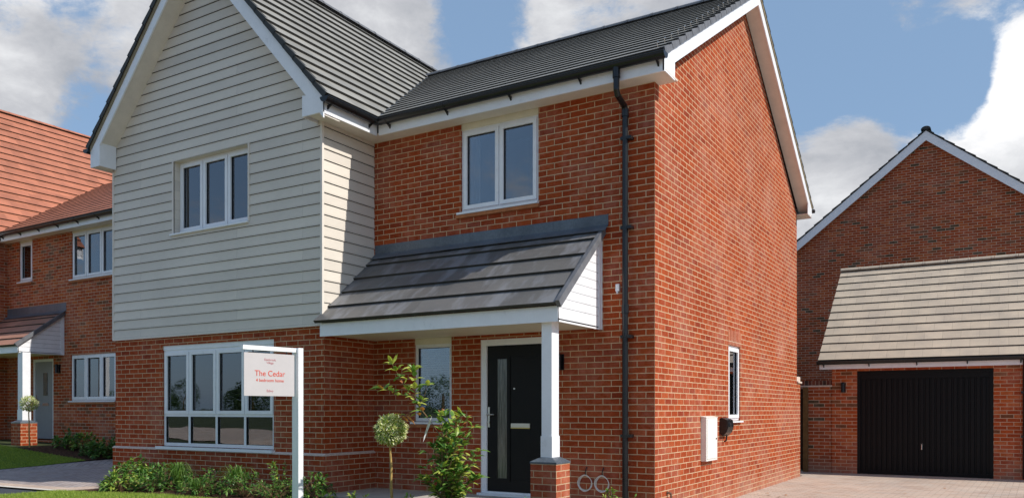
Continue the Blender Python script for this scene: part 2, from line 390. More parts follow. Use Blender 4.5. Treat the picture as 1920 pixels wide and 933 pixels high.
def window(parent, F, u0, u1, z0, z1, n=2, inset=.05, transom=None, curtains='', top_panel=0.0, sill=(.04, .035, .05), brick_sill=False, head=None, casement=True, interior=True, blind=0, widths=None, panel_mat=1):
    """frame + casements + panes + sill, recessed in the hole u0..u1, z0..z1"""
    zt = z1 - top_panel
    fb = MB(); f0, f1 = -inset - .07, -inset; t = .045
    if top_panel:
        fb.fbox(F, u0, u1, f0, f1 + .012, zt, z1, panel_mat)
    fb.fbox(F, u0, u0 + t, f0, f1, z0, zt); fb.fbox(F, u1 - t, u1, f0, f1, z0, zt)
    fb.fbox(F, u0 + t, u1 - t, f0, f1, zt - t, zt); fb.fbox(F, u0 + t, u1 - t, f0, f1, z0, z0 + t)
    ws = widths or [1.0 / n] * n; xs = [u0]
    for q in ws: xs.append(xs[-1] + (u1 - u0) * q)
    panes = []
    for i in range(1, n): fb.fbox(F, xs[i] - .022, xs[i] + .022, f0, f1 + .001, z0 + t, zt - t)
    if transom: fb.fbox(F, u0 + t, u1 - t, f0, f1 + .002, transom - .025, transom + .025)
    cb = MB()
    for i in range(n):
        a = xs[i] + (t - .008 if i == 0 else .010); b = xs[i + 1] - (t - .008 if i == n - 1 else .010)
        for (lo, hi, cas) in ([(z0, zt, casement)] if not transom else [(transom, zt, casement), (z0, transom, False)]):
            lo2 = lo + (t - .008 if lo == z0 else .013); hi2 = hi - (t - .008 if hi == zt else .013)
            k = .052 if cas else .012
            d1 = f1 + .018 if cas else f1 + .006
            cb.fbox(F, a, a + k, f1 - .04, d1, lo2, hi2); cb.fbox(F, b - k, b, f1 - .04, d1, lo2, hi2)
            cb.fbox(F, a + k, b - k, f1 - .04, d1, hi2 - k, hi2); cb.fbox(F, a + k, b - k, f1 - .04, d1, lo2, lo2 + k)
            # thin black gasket
            g = .007
            for (ua, ub, za, zb) in ((a + k, a + k + g, lo2 + k, hi2 - k), (b - k - g, b - k, lo2 + k, hi2 - k), (a + k + g, b - k - g, hi2 - k - g, hi2 - k), (a + k + g, b - k - g, lo2 + k, lo2 + k + g)):
                cb.fbox(F, ua, ub, f1 - .03, f1 - .006, za, zb, 1)
            panes.append((a + k, b - k, lo2 + k, hi2 - k))
    w_ = fb.build('window', [M['white'], M['cream']], parent)
    cb.build('casement', [M['white'], M['black']], w_)
    for (a, b, lo, hi) in panes:
        MB().face([F(a, f1 - .022, lo), F(b, f1 - .022, lo), F(b, f1 - .022, hi), F(a, f1 - .022, hi)]).__class__
        pb = MB(); pb.fbox(F, a, b, f1 - .026, f1 - .020, lo, hi); pb.build('pane', M['glass'], w_)
    if sill:
        sb = MB(); ov, th, pr = sill
        p = [F(0, f1 + .015, z0), F(0, pr, z0 - .012), F(0, pr, z0 - .012 - th * .6), F(0, pr - .012, z0 - .012 - th * .8), F(0, 0.004, z0 - th), F(0, f1 + .015, z0 - th)]
        a = F(u0 - ov, 0, 0) - F(0, 0, 0); L = F(u1 + ov, 0, 0) - F(u0 - ov, 0, 0)
        # parts inside the opening only for the middle; overhanging lugs outside
        sb.fbox(F, u0 + .002, u1 - .002, f0, 0, z0 - .001 - th, z0 - .001)
        sb.fbox(F, u0 - ov, u1 + ov * .2, 0.001, pr, z0 - .001 - th, z0 - .008)
        sb.build('sill', M['white'], w_)
    if brick_sill:
        b = MB(); b.fbox(F, u0 - .06, u1 + .02, .001, .045, z0 - .085, z0 - .040)
        b.build('tile_sill', M['cill'], w_)
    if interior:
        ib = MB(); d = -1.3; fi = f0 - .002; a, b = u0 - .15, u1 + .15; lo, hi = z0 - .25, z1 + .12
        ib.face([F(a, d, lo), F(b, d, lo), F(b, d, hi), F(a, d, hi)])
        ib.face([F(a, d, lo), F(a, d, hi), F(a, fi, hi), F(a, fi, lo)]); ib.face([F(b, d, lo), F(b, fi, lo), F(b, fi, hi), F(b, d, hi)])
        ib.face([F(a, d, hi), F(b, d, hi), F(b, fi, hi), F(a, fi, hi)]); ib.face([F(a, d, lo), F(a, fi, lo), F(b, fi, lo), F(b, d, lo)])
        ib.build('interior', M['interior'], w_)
    if curtains:
        def cur(ua, ub, dd=.0):
            c = MB(); N_ = max(8, int(abs(ub - ua) / .012)); pts = []
            for i in range(N_ + 1):
                u = ua + (ub - ua) * i / N_; pts.append((u, -inset - .17 + dd + .022 * math.sin(i * .95 + random.random() * .4)))
            for i in range(N_):
                c.face([F(pts[i][0], pts[i][1], z0 - .1), F(pts[i + 1][0], pts[i + 1][1], z0 - .1), F(pts[i + 1][0], pts[i + 1][1], z1 + .05), F(pts[i][0], pts[i][1], z1 + .05)])
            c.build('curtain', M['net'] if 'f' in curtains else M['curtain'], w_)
        W_ = u1 - u0
        if 'l' in curtains: cur(u0 - .05, u0 + W_ * .16)
        if 'r' in curtains: cur(u1 - W_ * .16, u1 + .05)
        if 'f' in curtains: cur(u0, u1, -.10)
        if 'm' in curtains: cur(u0 + W_ * .42, u0 + W_ * .62)
    if blind:
        bb = MB(); z = z1 - .05
        while z > z1 - blind:
            bb.fbox(F, u0 + .03, u1 - .03, f0 - .03, f0 - .003, z - .018, z - .002); z -= .032
        bb.build('blind', M['curtain'], w_)
    return w_

def cladding(F, u0, u1, z0, pitch, count, holes=(), top=None, lap=.015, side=None):
    """lapped boards; top(z)->(umin,umax) limits for a gable"""
    mb = MB()
    for k in range(count):
        a0 = z0 + k * pitch; a1 = a0 + pitch
        zs = sorted({a0, a1} | {q for h in holes for q in (h[2], h[3]) if a0 < q < a1})
        for j in range(len(zs) - 1):
            lo, hi = zs[j], zs[j + 1]; mid = (lo + hi) / 2
            dl = .004 + lap * (1 - (lo - a0) / pitch); dh = .004 + lap * (1 - (hi - a0) / pitch)
            segs = [(u0, u1)]
            for h in holes:
                if h[2] < mid < h[3]: segs = [s for (p, q) in segs for s in ((p, min(q, h[0])), (max(p, h[1]), q)) if s[1] - s[0] > .001]
            for (p, q) in segs:
                p0, q0, p1, q1 = p, q, p, q
                if top:
                    l0, r0 = top(lo); l1, r1 = top(hi); p0, q0, p1, q1 = max(p, l0), min(q, r0), max(p, l1), min(q, r1)
                    if q0 <= p0: continue
                    if q1 < p1: p1 = q1 = (p1 + q1) / 2
                g_ = .0042 if (hi == a1 and k < count - 1) else 0.0      # open gap under the next board, its shade painted dark
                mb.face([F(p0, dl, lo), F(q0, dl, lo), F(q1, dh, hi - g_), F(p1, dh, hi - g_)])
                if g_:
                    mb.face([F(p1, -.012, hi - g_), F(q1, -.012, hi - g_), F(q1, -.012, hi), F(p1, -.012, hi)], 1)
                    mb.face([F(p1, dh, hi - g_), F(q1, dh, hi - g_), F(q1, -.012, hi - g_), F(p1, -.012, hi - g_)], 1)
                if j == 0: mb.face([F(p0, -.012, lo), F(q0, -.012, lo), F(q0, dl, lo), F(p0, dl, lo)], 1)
    return mb

def roof_slope(E0, along, up, L, gauge, left, right_, thick=.042, top=.004, uoff=0):
    """courses of thick flat tiles. E0 eave origin, along unit, up unit vectors; left(s), right_(s) limits along the eave"""
    mb = MB(); along = Vector(along).normalized(); up = Vector(up).normalized(); nrm = along.cross(up).normalized()
    if nrm.z < 0: nrm = -nrm
    E0 = Vector(E0); k = 0; s = 0.0
    while s < L - .02:
        e = min(s + gauge + .03, L); s0 = s
        l0, r0, l1, r1 = left(s0), right_(s0), left(e), right_(e)
        if r0 - l0 > .02:
            if r1 < l1: l1 = r1 = (l1 + r1) / 2
            P = lambda u, v, h: E0 + along * u + up * v + nrm * h
            t0 = thick; t1 = top
            A0, B0, A1, B1 = P(l0, s0, t0), P(r0, s0, t0), P(l1, e, t1), P(r1, e, t1)
            jit = random.uniform(-.001, .001)
            lip = t0 - .008
            mb.face([A0, B0, B1, A1], 0, [(l0 + uoff, s0 + .001), (r0 + uoff, s0 + .001), (r1 + uoff, s0 + gauge * .99), (l1 + uoff, s0 + gauge * .99)])
            a, b = P(l0, s0, -.006), P(r0, s0, -.006)
            mb.face([a, b, B0, A0], 1)
            c, d = P(l1, e, -.006), P(r1, e, -.006)
            mb.face([a, A0, A1, c], 1); mb.face([b, d, B1, B0], 1)
            mb.face([a, c, d, b], 1)
        s += gauge; k += 1
    return mb

def gutter(a, b, r=.066, brackets=.85, out=None):
    """half round gutter from a to b (centre of the top opening), plus brackets under it"""
    a, b = Vector(a), Vector(b); d = (b - a).normalized(); o = Vector(out).normalized(); mb = MB(); seg = 12; L = (b - a).length
    prof = []
    for k in range(seg + 1):
        t = math.pi * k / seg; prof.append(o * (math.cos(t) * r) + Vector((0, 0, -math.sin(t) * r)))
    inner = [p * .86 for p in prof]
    for (P, flip) in ((prof, False), (inner, True)):
        for k in range(seg): mb.face([a + P[k], a + P[k + 1], b + P[k + 1], b + P[k]])
    mb.face([a + prof[0], b + prof[0], b + inner[0], a + inner[0]]); mb.face([a + prof[-1], b + prof[-1], b + inner[-1], a + inner[-1]])
    for e in (a, b):
        mb.face([e + q for q in prof])
        mb.face([e + d * (.002 if e is b else -.002) + q * 1.08 + Vector((0, 0, .004)) for q in prof])
    # rolled front lip and unions
    mb.tube([a + o * r, b + o * r], .008, 6)
    n = max(1, int(L / brackets)); 
    for i in range(n + 1):
        c = a + d * (min(L - .1, .12 + i * (L - .24) / max(1, n)))
        for (w2, rr) in ((.018, 1.07),):
            pr = [c + p * rr for p in prof]
            mb.prism([q for q in pr], d * w2)
        # leg of bracket reaching back to the fascia below the gutter
        tri = [c + Vector((0, 0, -r)) + o * .02, c + Vector((0, 0, -r)) - o * (r - .005), c + Vector((0, 0, -r - .055)) - o * (r - .005), c + Vector((0, 0, -r - .03)) - o * (r - .03)]
        mb.prism(tri, d * .02)
    return mb

def ridge(a, b, r=.105, seg_len=.45):
    a, b = Vector(a), Vector(b); d = (b - a).normalized(); L = (b - a).length; side = d.cross(Vector((0, 0, 1))).normalized(); mb = MB()
    n = max(1, round(L / seg_len)); sl = L / n
    for i in range(n):
        p = a + d * (i * sl + .004); q = a + d * ((i + 1) * sl - .004); rr = r * random.uniform(.98, 1.03); pr = []
        for k in range(9):
            t = math.pi * k / 8; pr.append(side * (math.cos(t) * rr) + Vector((0, 0, math.sin(t) * rr * .72 - .02)))
        for k in range(8): mb.face([p + pr[k], p + pr[k + 1], q + pr[k + 1], q + pr[k]])
        mb.face([p + x for x in pr]); mb.face([q + x for x in pr][::-1])
        c = [x * 1.07 for x in pr]; q2 = q - d * .035
        for k in range(8): mb.face([q2 + c[k], q2 + c[k + 1], q + c[k + 1], q + c[k]])
        mb.face([q2 + x for x in c])
    return mb

def barge(pts, w, th_vec, mi=0):
    """board following polyline pts (lower edge), vertical width w, thickness vector"""
    mb = MB()
    for a, b in zip(pts[:-1], pts[1:]):
        a, b = Vector(a), Vector(b); u = Vector((0, 0, w))
        mb.prism([a, b, b + u, a + u], th_vec, mi)
    return mb

# ------------------------------------------------------------------ ground
KX = [-200, -60, -20, -14.5, -12.5, -4.35, -.25, 0, 200]; KZ = [.8, .8, .66, .53, .21, .2, .19, 0, 0]
def gh(x, y=0.0):
    if x > -6 and y > 6.5: return 0.0
    for i in range(len(KX) - 1):
        if KX[i] <= x <= KX[i + 1]: return KZ[i] + (KZ[i + 1] - KZ[i]) * (x - KX[i]) / (KX[i + 1] - KX[i])
    return KZ[0] if x < KX[0] else KZ[-1]
def surf(name, poly, dz, mat, parent=None, kind='structure'):
    bm = bmesh.new(); vs = [bm.verts.new((p[0], p[1], 0)) for p in poly]; bm.faces.new(vs)
    for x in KX: bmesh.ops.bisect_plane(bm, geom=bm.verts[:] + bm.edges[:] + bm.faces[:], plane_co=(x, 0, 0), plane_no=(1, 0, 0))
    for y in (6.4, 6.6): bmesh.ops.bisect_plane(bm, geom=bm.verts[:] + bm.edges[:] + bm.faces[:], plane_co=(0, y, 0), plane_no=(0, 1, 0))
    bmesh.ops.recalc_face_normals(bm, faces=bm.faces)
    if sum(f.normal.z for f in bm.faces) < 0: bmesh.ops.reverse_faces(bm, faces=bm.faces)
    uvl = bm.loops.layers.uv.new('UVMap')
    for f in bm.faces:
        for l in f.loops: l[uvl].uv = (l.vert.co.x, l.vert.co.y)
    for v in bm.verts: v.co.z = gh(v.co.x, v.co.y) + dz
    me = bpy.data.meshes.new(name); bm.to_mesh(me); bm.free(); me.materials.append(mat)
    o = bpy.data.objects.new(name, me); COL.objects.link(o)
    if kind: o['kind'] = kind
    return o
surf('ground', [(-900, -900), (900, -900), (900, 900), (-900, 900)], -.02, plain('rough_ground', (.05, .062, .025), .95, .3, .2, 0, .5))
surf('bounce_street', [(-60, -13.5), (-.3, -13.5), (-.3, -7.2), (-7.2, -7.2), (-60, -7.2)], .006, M['pave'])  # unseen paving, added to bounce warm light onto the front walls
surf('driveway', [(0.0, -30), (14, -30), (14, 9.6), (-3.5, 9.6), (-3.5, 8.3), (0, 8.3)], .012, M['pave'])
surf('side_driveway', [(-12.5, -1.9), (-12.9, .6), (-13.3, 4), (-13.3, 20), (-9.1, 20), (-9.1, -1.0), (-8.15, -1.75), (-8.3, -2.25), (-9.9, -2.35), (-12.5, -2.3)], .006, M['pave_grey'])
surf('paving_edge', [(-14, -2.38), (-9.9, -2.35), (-8.30, -2.25), (-8.15, -1.80), (-7.75, -1.85), (-7.9, -2.60), (-9.2, -2.68), (-14, -2.72)], .010, M['kerb'])
surf('kerb_line', [(-14, -2.75), (-9.2, -2.70), (-7.92, -2.62), (-7.90, -2.72), (-9.2, -2.80), (-14, -2.85)], .030, M['kerbwhite'])
surf('road', [(-14, -2.80), (-9.2, -2.76), (-7.92, -2.68), (-7.98, -3.3), (-7.6, -4.2), (-7.2, -6), (-14, -6)], .004, M['tarmac'])
surf('lawn', [(-7.9, -2.62), (-7.2, -2.45), (-6.2, -2.15), (-4.2, -2.15), (-3, -2.6), (-1, -2.7), (-.3, -2.7), (-.3, -7), (-7.15, -6), (-7.6, -4.2), (-7.98, -3.3)], .016, M['lawn'])
surf('planting_bed', [(-9.05, -1.13), (-8.15, -1.7), (-7.75, -1.87), (-7.85, -2.60), (-7.2, -2.45), (-6.2, -2.15), (-4.2, -2.15), (-3, -2.6), (-1, -2.7), (-.3, -2.7), (-.3, -.02), (-.6, -.02), (-.6, -1.25), (-4.2, -1.25), (-4.3, -1.06), (-9.05, -1.06)], .012, M['soil'])
surf('side_lawn', [(-12.9, -2.3), (-12.55, -1.9), (-12.75, -.2), (-13.0, .87), (-13.9, .46), (-14.5, .25), (-15.6, .45), (-24, .6), (-24, -2.3)], .012, M['lawn'])
surf('side_planting_bed', [(-13.0, .87), (-13.15, 2.1), (-14.95, 2.1), (-14.9, 1.0), (-14.5, .25), (-13.9, .46)], .012, M['soil'])
# porch slab: a raised pale step
pb = MB(); pb.box(-4.32, -1.08, -1.2, -.002, .12, .222); pb.box(-1.08, -.35, -.82, -.002, .12, .222)
sl = pb.build('porch_paving', M['slab']); sl['kind'] = 'structure'

# ------------------------------------------------------------------ main house
SOF = 5.27; WX = -4.348; LX = -9.045; FY = -1.055; BY = 7.74
house = empty('detached_house', (-4.5, 3.5, 0), 'two storey red brick house with sage clad gable, charcoal roof and black front door', 'house')
FW = front(0); FL = front(FY + .035); FC = front(FY); FR = right(0); RW = right(WX - .0)
h_door = (-2.478, -1.44, .236, 2.30); h_slim = (-3.60, -2.955, 1.20, 2.44); h_up = (-2.80, -1.585, 4.05, SOF)
h_side = (3.016, 3.655, 1.20, 2.345); h_lr = (-7.815, -5.314, .80, 2.368); h_gab = (-7.47, -5.786, 4.09, 5.205)
b = MB()
wall(b, FW, WX, 0, 0, SOF, [h_door, h_slim, h_up])
b2 = MB(); 
wall(b, FR, 0, BY, 0, SOF, [h_side], depth=.10)
# gable triangle over the side wall
RZ = 7.86; RYM = 3.87
b.face([(0, 0, SOF), (0, BY, SOF), (0, RYM, RZ - .12)])
b.face([(0, BY, 0), (LX, BY, 0), (LX, BY, SOF), (0, BY, SOF)])
b.build('brick_wall', M['brick'], house)
b = MB()
wall(b, FL, LX, WX, 0, 2.53, [h_lr])
b.face([(WX, FY + .035, 0), (WX, 0, 0), (WX, 0, 2.53), (WX, FY + .035, 2.53)])
b.face([(LX, FY + .035, 0), (LX, BY, 0), (LX, BY, SOF), (LX, FY + .035, SOF)])
# plinth thickening
PZ = .735
b.box(LX - .03, WX + .03, FY + .005, FY + .034, 0, PZ); b.box(WX + .001, WX + .03, FY + .034, -.002, 0, PZ)
b.build('bay_brick_wall', M['brick'], house)
b = MB()
for (x0, x1, y0, y1) in ((LX - .035, WX + .035, FY - .002, FY + .034),):
    b.prism([(x0, y0, PZ), (x0, y1, PZ), (x0, y1, PZ + .035), (x0, y0, PZ + .012)], (x1 - x0, 0, 0))
b.prism([(WX + .035, FY + .034, PZ), (WX + .001, FY + .034, PZ), (WX + .001, FY + .034, PZ + .035), (WX + .035, FY + .034, PZ + .012)], (0, -FY - .04, 0))
b.build('plinth_course', M['grout'], house)
# soldier bricks
b = MB(); b.fbox(FR, 3.0, 3.69, .0005, .004, 2.346, 2.572); b.build('soldier_lintel', M['soldier'], house)

# cladding
KS = 1.106; RX = -6.70; CZ = 8.45
def gtop(z): hw = max(0, (CZ - .22 - z) / KS); return (RX - hw, RX + hw)
nC = 38
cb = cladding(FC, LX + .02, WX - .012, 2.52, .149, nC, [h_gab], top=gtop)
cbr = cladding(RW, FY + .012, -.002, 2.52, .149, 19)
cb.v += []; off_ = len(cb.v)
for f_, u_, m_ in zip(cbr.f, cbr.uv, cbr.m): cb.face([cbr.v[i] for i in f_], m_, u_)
# window reveals in the cladding
a_, b_, c_, d_ = h_gab
for q in ([FC(a_, .012, c_), FC(a_, .012, d_), FC(a_, -.16, d_), FC(a_, -.16, c_)], [FC(b_, .012, c_), FC(b_, -.16, c_), FC(b_, -.16, d_), FC(b_, .012, d_)],
          [FC(a_, .012, d_), FC(b_, .012, d_), FC(b_, -.16, d_), FC(a_, -.16, d_)], [FC(a_, .012, c_), FC(a_, -.16, c_), FC(b_, -.16, c_), FC(b_, .012, c_)]): cb.face(q)
cb.build('cladding', [M['clad'], plain('board_gap_shade', (.07, .062, .05), .9, .1)], house)  # second colour paints shade into the board gaps and undersides
b = MB(); tr_ = M['clad']
b.box(WX - .014, WX + .024, FY - .024, FY + .014, 2.505, SOF); b.box(LX, LX + .03, FY - .022, FY + .03, 2.505, SOF)
b.fbox(FC, a_ - .03, a_, .0, .026, c_ - .0, d_ + .0); b.fbox(FC, b_, b_ + .022, .0, .026, c_, d_)
b.box(LX, WX, FY - .018, FY + .034, 2.500, 2.519)
b.build('cladding_trim', plain('sage_trim', (.74, .68, .61), .5, .04), house)

window(house, FW, *h_up, n=2, inset=.03, top_panel=.10, curtains='lr', brick_sill=True)
window(house, FW, *h_slim, n=1, inset=.03, top_panel=.16, brick_sill=True, casement=False, blind=.85)
window(house, FR, *h_side, n=1, inset=.028, sill=(.04, .03, .05))
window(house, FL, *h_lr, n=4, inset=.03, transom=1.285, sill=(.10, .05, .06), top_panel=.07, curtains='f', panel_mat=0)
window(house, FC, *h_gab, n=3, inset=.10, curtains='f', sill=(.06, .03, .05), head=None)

# front door
D0, D1, DZ0, DZ1 = h_door
b = MB(); b.fbox(FW, D0 + .092, D1 - .08, -.085, -.035, DZ0 + .045, DZ1 - .085)
# raised mouldings around the glazed slot
for (x0, x1, z0, z1) in ((-2.262, -2.225, .42, 2.07), (-2.075, -2.03, .42, 2.07), (-2.225, -2.075, .42, .455), (-2.225, -2.075, 2.035, 2.07)):
    b.fbox(FW, x0, x1, -.036, -.022, z0, z1)
for (x0, x1, z0, z1) in ((-2.0, -1.60, 2.05, 2.06), (-2.0, -1.60, .44, .45)): b.fbox(FW, x0, x1, -.036, -.030, z0, z1)
door = b.build('door', M['blackdoor'], house)
b = MB(); b.fbox(FW, D0, D0 + .09, -.10, -.012, DZ0, DZ1); b.fbox(FW, D1 - .078, D1, -.10, -.012, DZ0, DZ1); b.fbox(FW, D0 + .09, D1 - .078, -.10, -.012, DZ1 - .083, DZ1)
b.build('door_frame', M['white'], door)
b = MB(); b.fbox(FW, D0 - .03, D1 + .02, -.10, .05, DZ0 - .02, DZ0 + .018); b.fbox(FW, D0 + .095, D1 - .08, -.06, .0, DZ0 + .018, DZ0 + .042)
b.build('threshold', M['white'], door)
b = MB(); b.fbox(FW, -2.225, -2.075, -.034, -.028, .455, 2.035); b.build('glass_panel', M['obscured'], door)
b = MB(); b.fbox(FW, -2.375, -2.345, -.034, -.022, 1.13, 1.40); b.tube([FW(-2.36, -.03, 1.30), FW(-2.36, .03, 1.30)], .011, 8); b.tube([FW(-2.36, .025, 1.30), FW(-2.25, .025, 1.30)], .010, 8)
b.tube([FW(-2.36, -.03, 1.20), FW(-2.36, -.012, 1.20)], .018, 10); b.build('handle', M['steel'], door)
b = MB(); b.fbox(FW, -2.013, -1.725, -.034, -.020, 1.125, 1.185, 0); b.fbox(FW, -2.003, -1.735, -.020, -.012, 1.145, 1.180, 0); b.fbox(FW, -2.013, -1.725, -.034, -.016, 1.118, 1.132, 1)
b.build('letterbox', [M['steel'], M['brass']], door)
b = MB(); b.tube([FW(-1.964, -.036, 1.641), FW(-1.964, -.024, 1.641)], .012, 10); b.build('spyhole', M['steel'], door)

# --- main (right) roof
TG = .605; vz = 1 / math.sqrt(1 + TG * TG)
upM = Vector((0, vz, TG * vz)); EY = -.36; EZ = 5.43; VX = .25
LM = (RYM - EY) / vz - .02
def vleft(s):
    z = EZ + s * TG * vz; return RX + (CZ - z) / KS
def end_main(s): return VX
mb = roof_slope((0, EY, EZ), (1, 0, 0), upM, LM, .276, vleft, end_main, thick=.036, top=.016)
mr = mb.build('roof', [M['tile'], M['tile_edge']], house)
upB = Vector((0, -vz, TG * vz)); mb = roof_slope((0, 2 * RYM - EY, EZ), (1, 0, 0), upB, LM, .276, vleft, end_main)
mb.build('rear_slope', [M['tile'], M['tile_edge']], mr)
ridge((RX + (CZ - 7.99) / KS - .1, RYM, 8.0), (VX + .01, RYM, 8.0)).build('ridge_tiles', M['verge'], mr)
b = MB(); b.box(-4.0, VX - .0215, -.30, -.278, 5.225, 5.44); b.build('fascia', M['white'], mr)
b = MB(); b.box(-9.3, VX - .022, BY + .278, BY + .30, 5.225, 5.44); b.build('fascia', M['white'], mr)
b = MB(); b.box(WX, VX - .022, -.278, .0, SOF - .018, SOF); b.box(0.0, VX - .02, 0.0, .14, SOF - .018, SOF)
b.build('soffit', M['soffit'], mr)
b = MB(); b.box(-9.3, VX - .02, BY, BY + .278, SOF - .018, SOF); b.build('soffit', M['soffit'], mr)
gutter((-3.92, -.362, 5.405), (VX + .02, -.362, 5.405), out=(0, -1, 0)).build('gutter', M['black'], mr)
gutter((-9.2, BY + .362, 5.405), (VX + .02, BY + .362, 5.405), out=(0, 1, 0)).build('gutter', M['black'], mr)
# gable barge boards with box ends, and the verge soffit
zb = lambda y: 5.27 + .145 + TG * (y + .0) - .0
pts = [(VX, -.30, 5.235), (VX, -.0, 5.235)]
b = MB()
def barge_main(b, x, th, lowoff, h):
    f = lambda y: EZ + TG * (y - EY)
    A_ = (x, -.30, f(-.30) - lowoff); Bp = (x, RYM, f(RYM) - lowoff)
    b.prism([A_, Bp, (x, RYM, f(RYM) - lowoff + h), (x, -.30, f(-.30) - lowoff + h)], (th, 0, 0))
    g_ = lambda y: f(2 * RYM - y)
    b.prism([(x, RYM, f(RYM) - lowoff), (x, BY + .30, f(-.30) - lowoff), (x, BY + .30, f(-.30) - lowoff + h), (x, RYM, f(RYM) - lowoff + h)], (th, 0, 0))
barge_main(b, VX - .02, -.02, .235, .20)
# box ends (closing triangles at the eaves)
f = lambda y: EZ + TG * (y - EY)
b.prism([(VX - .023, -.299, 5.235), (VX - .023, .06, 5.235), (VX - .023, .06, f(.06) - .10), (VX - .023, -.299, f(-.30) - .05)], (-.015, 0, 0))
b.prism([(VX - .023, BY + .299, 5.235), (VX - .023, BY - .06, 5.235), (VX - .023, BY - .06, f(.06) - .10), (VX - .023, BY + .299, f(-.30) - .05)], (-.015, 0, 0))
b.build('bargeboard', M['white'], mr)
b = MB()
for sgn in (1, -1):
    yy = (lambda y: y) if sgn == 1 else (lambda y: 2 * RYM - y)
    b.face([(0, yy(-.28), f(-.28) - .215), (VX - .04, yy(-.28), f(-.28) - .215), (VX - .04, yy(RYM), f(RYM) - .215), (0, yy(RYM), f(RYM) - .215)])
b.build('verge_soffit', M['soffit'], mr)
b = MB()
barge_main(b, VX - .005, -.035, .05, .035)
b.build('undercloak', M['edgewood'], mr)
# grey dry verge caps, one per course, stepping up
b = MB(); s = 0
while s < LM:
    p0 = Vector((VX - .055, EY, EZ)) + upM * s; p1 = p0 + upM * .29; nr = Vector((0, -TG * vz, vz))
    b.prism([p0 + nr * .040, p1 + nr * .014, p1 + nr * -.045, p0 + nr * -.040], (.068, 0, 0)); s += .276
b.build('verge_caps', M['verge'], mr)
s = .276
while s < LM - .3:
    b = MB(); p0 = Vector((VX - .16, EY, EZ)) + upM * (s - .01); nr = Vector((0, -TG * vz, vz)); b.tube([p0 + nr * .02, p0 + nr * .07, p0 + nr * .07 + upM * .05], .005, 5); b.build('tile_clip', M['steel'], mr); s += .276

# --- cross gable roof
hz = 1 / math.sqrt(1 + KS * KS); GY = -1.38; CEX = RX + (CZ - 5.43) / KS
upR = Vector((-hz, 0, KS * hz)); LR_ = (CEX - RX) / hz - .02
def gfront(s): return GY
def gback(s):
    z = 5.43 + s * KS * hz
    return min(8.1, EY + (z - EZ) / TG) if z < 7.99 else 8.1
mb = roof_slope((CEX, 0, 5.43), (0, 1, 0), upR, LR_, .276, gfront, gback)
cr = mb.build('gable_roof', [M['tile'], M['tile_edge']], house)
CEL = -9.25; ZL = CZ - KS * (RX - CEL); LL_ = (RX - CEL) / hz - .02; upL = Vector((hz, 0, KS * hz))
mb = roof_slope((CEL, 0, ZL), (0, 1, 0), upL, LL_, .276, gfront, lambda s: 8.1)
mb.build('left_slope', [M['tile'], M['tile_edge']], cr)
ridge((RX, GY - .01, CZ + .01), (RX, 8.1, CZ + .01)).build('ridge_tiles', M['verge'], cr)
# fascia / soffit / gutter on the short eave facing +X
FX = CEX - .06; FXL = CEL + .06
b = MB(); b.box(FX - .022, FX, GY + .04, -.30, 5.225, 5.44); b.build('fascia', M['white'], cr)
b = MB(); b.box(FXL, FXL + .022, GY + .0415, 8.0, 5.302, ZL); b.build('fascia', M['white'], cr)
b = MB(); b.box(WX - .0, FX - .022, GY + .04, -.279, SOF - .018, SOF); b.build('soffit', M['soffit'], cr)
b = MB(); b.box(FXL + .022, LX, GY + .0415, 8.0, 5.304, 5.32); b.build('soffit', M['soffit'], cr)
gutter((FX + .06, GY - .03, 5.405), (FX + .06, -.36, 5.405), out=(1, 0, 0)).build('gutter', M['black'], cr)
gutter((FXL - .06, GY - .03, ZL - .03), (FXL - .06, 8.0, ZL - .03), out=(-1, 0, 0)).build('gutter', M['black'], cr)
b = MB(); fc = lambda x: 5.43 + KS * (CEX - x)
def cross_band(b, y, th, low, h, xr, xl):
    for xe in (xr, xl):
        ze = CZ - KS * abs(xe - RX)
        b.prism([(xe, y, ze - low), (RX, y, CZ - low), (RX, y, CZ - low + h), (xe, y, ze - low + h)], (0, th, 0))
cross_band(b, GY + .02, .022, .335, .29, FX, FXL)
for (xa, xb) in ((FX, WX - .06), (FXL, FXL + .25)):
    za = CZ - KS * abs(xa - RX); zq = 5.235 if xa > RX else 5.30
    b.prism([(xa, GY + .017, zq), (xb, GY + .017, zq), (xb, GY + .017, za + .02), (xa, GY + .017, za - .05)], (0, .024, 0))
    b.box(min(xb, xb - .02), max(xb, xb - .02), GY + .0415, FY - .02, zq, za + .02)
b.build('bargeboard', M['white'], cr)
b = MB()
for xe in (FX, FXL):
    ze = CZ - KS * abs(xe - RX) - .30
    b.face([(xe, GY + .03, ze), (RX, GY + .03, CZ - .30), (RX, FY + .01, CZ - .30), (xe, FY + .01, ze)])
b.box(LX, FXL + .23, GY + .0415, FY - .03, 5.306, 5.32)
b.build('verge_soffit', M['soffit'], cr)
b = MB(); ze = CZ - KS * (RX - FXL)
b.prism([(FXL, GY + .006, ze - .14), (RX, GY + .006, CZ - .14), (RX, GY + .006, CZ - .06), (FXL, GY + .006, ze - .06)], (0, .012, 0)); b.build('undercloak', M['edgewood'], cr)
b = MB()
for (c0, zc0, lc0, u_, sg) in ((CEX, 5.43, LR_, upR, 1), (CEL, ZL, LL_, upL, -1)):
    s = 0
    nr = Vector((KS * hz * sg, 0, hz))
    while s < lc0:
        p0 = Vector((c0, GY - .014, zc0)) + u_ * s; p1 = p0 + u_ * .29
        b.prism([p0 + nr * .040, p1 + nr * .014, p1 + nr * -.045, p0 + nr * -.040], (0, .068, 0)); s += .276
b.build('verge_caps', M['tile_edge'], cr)
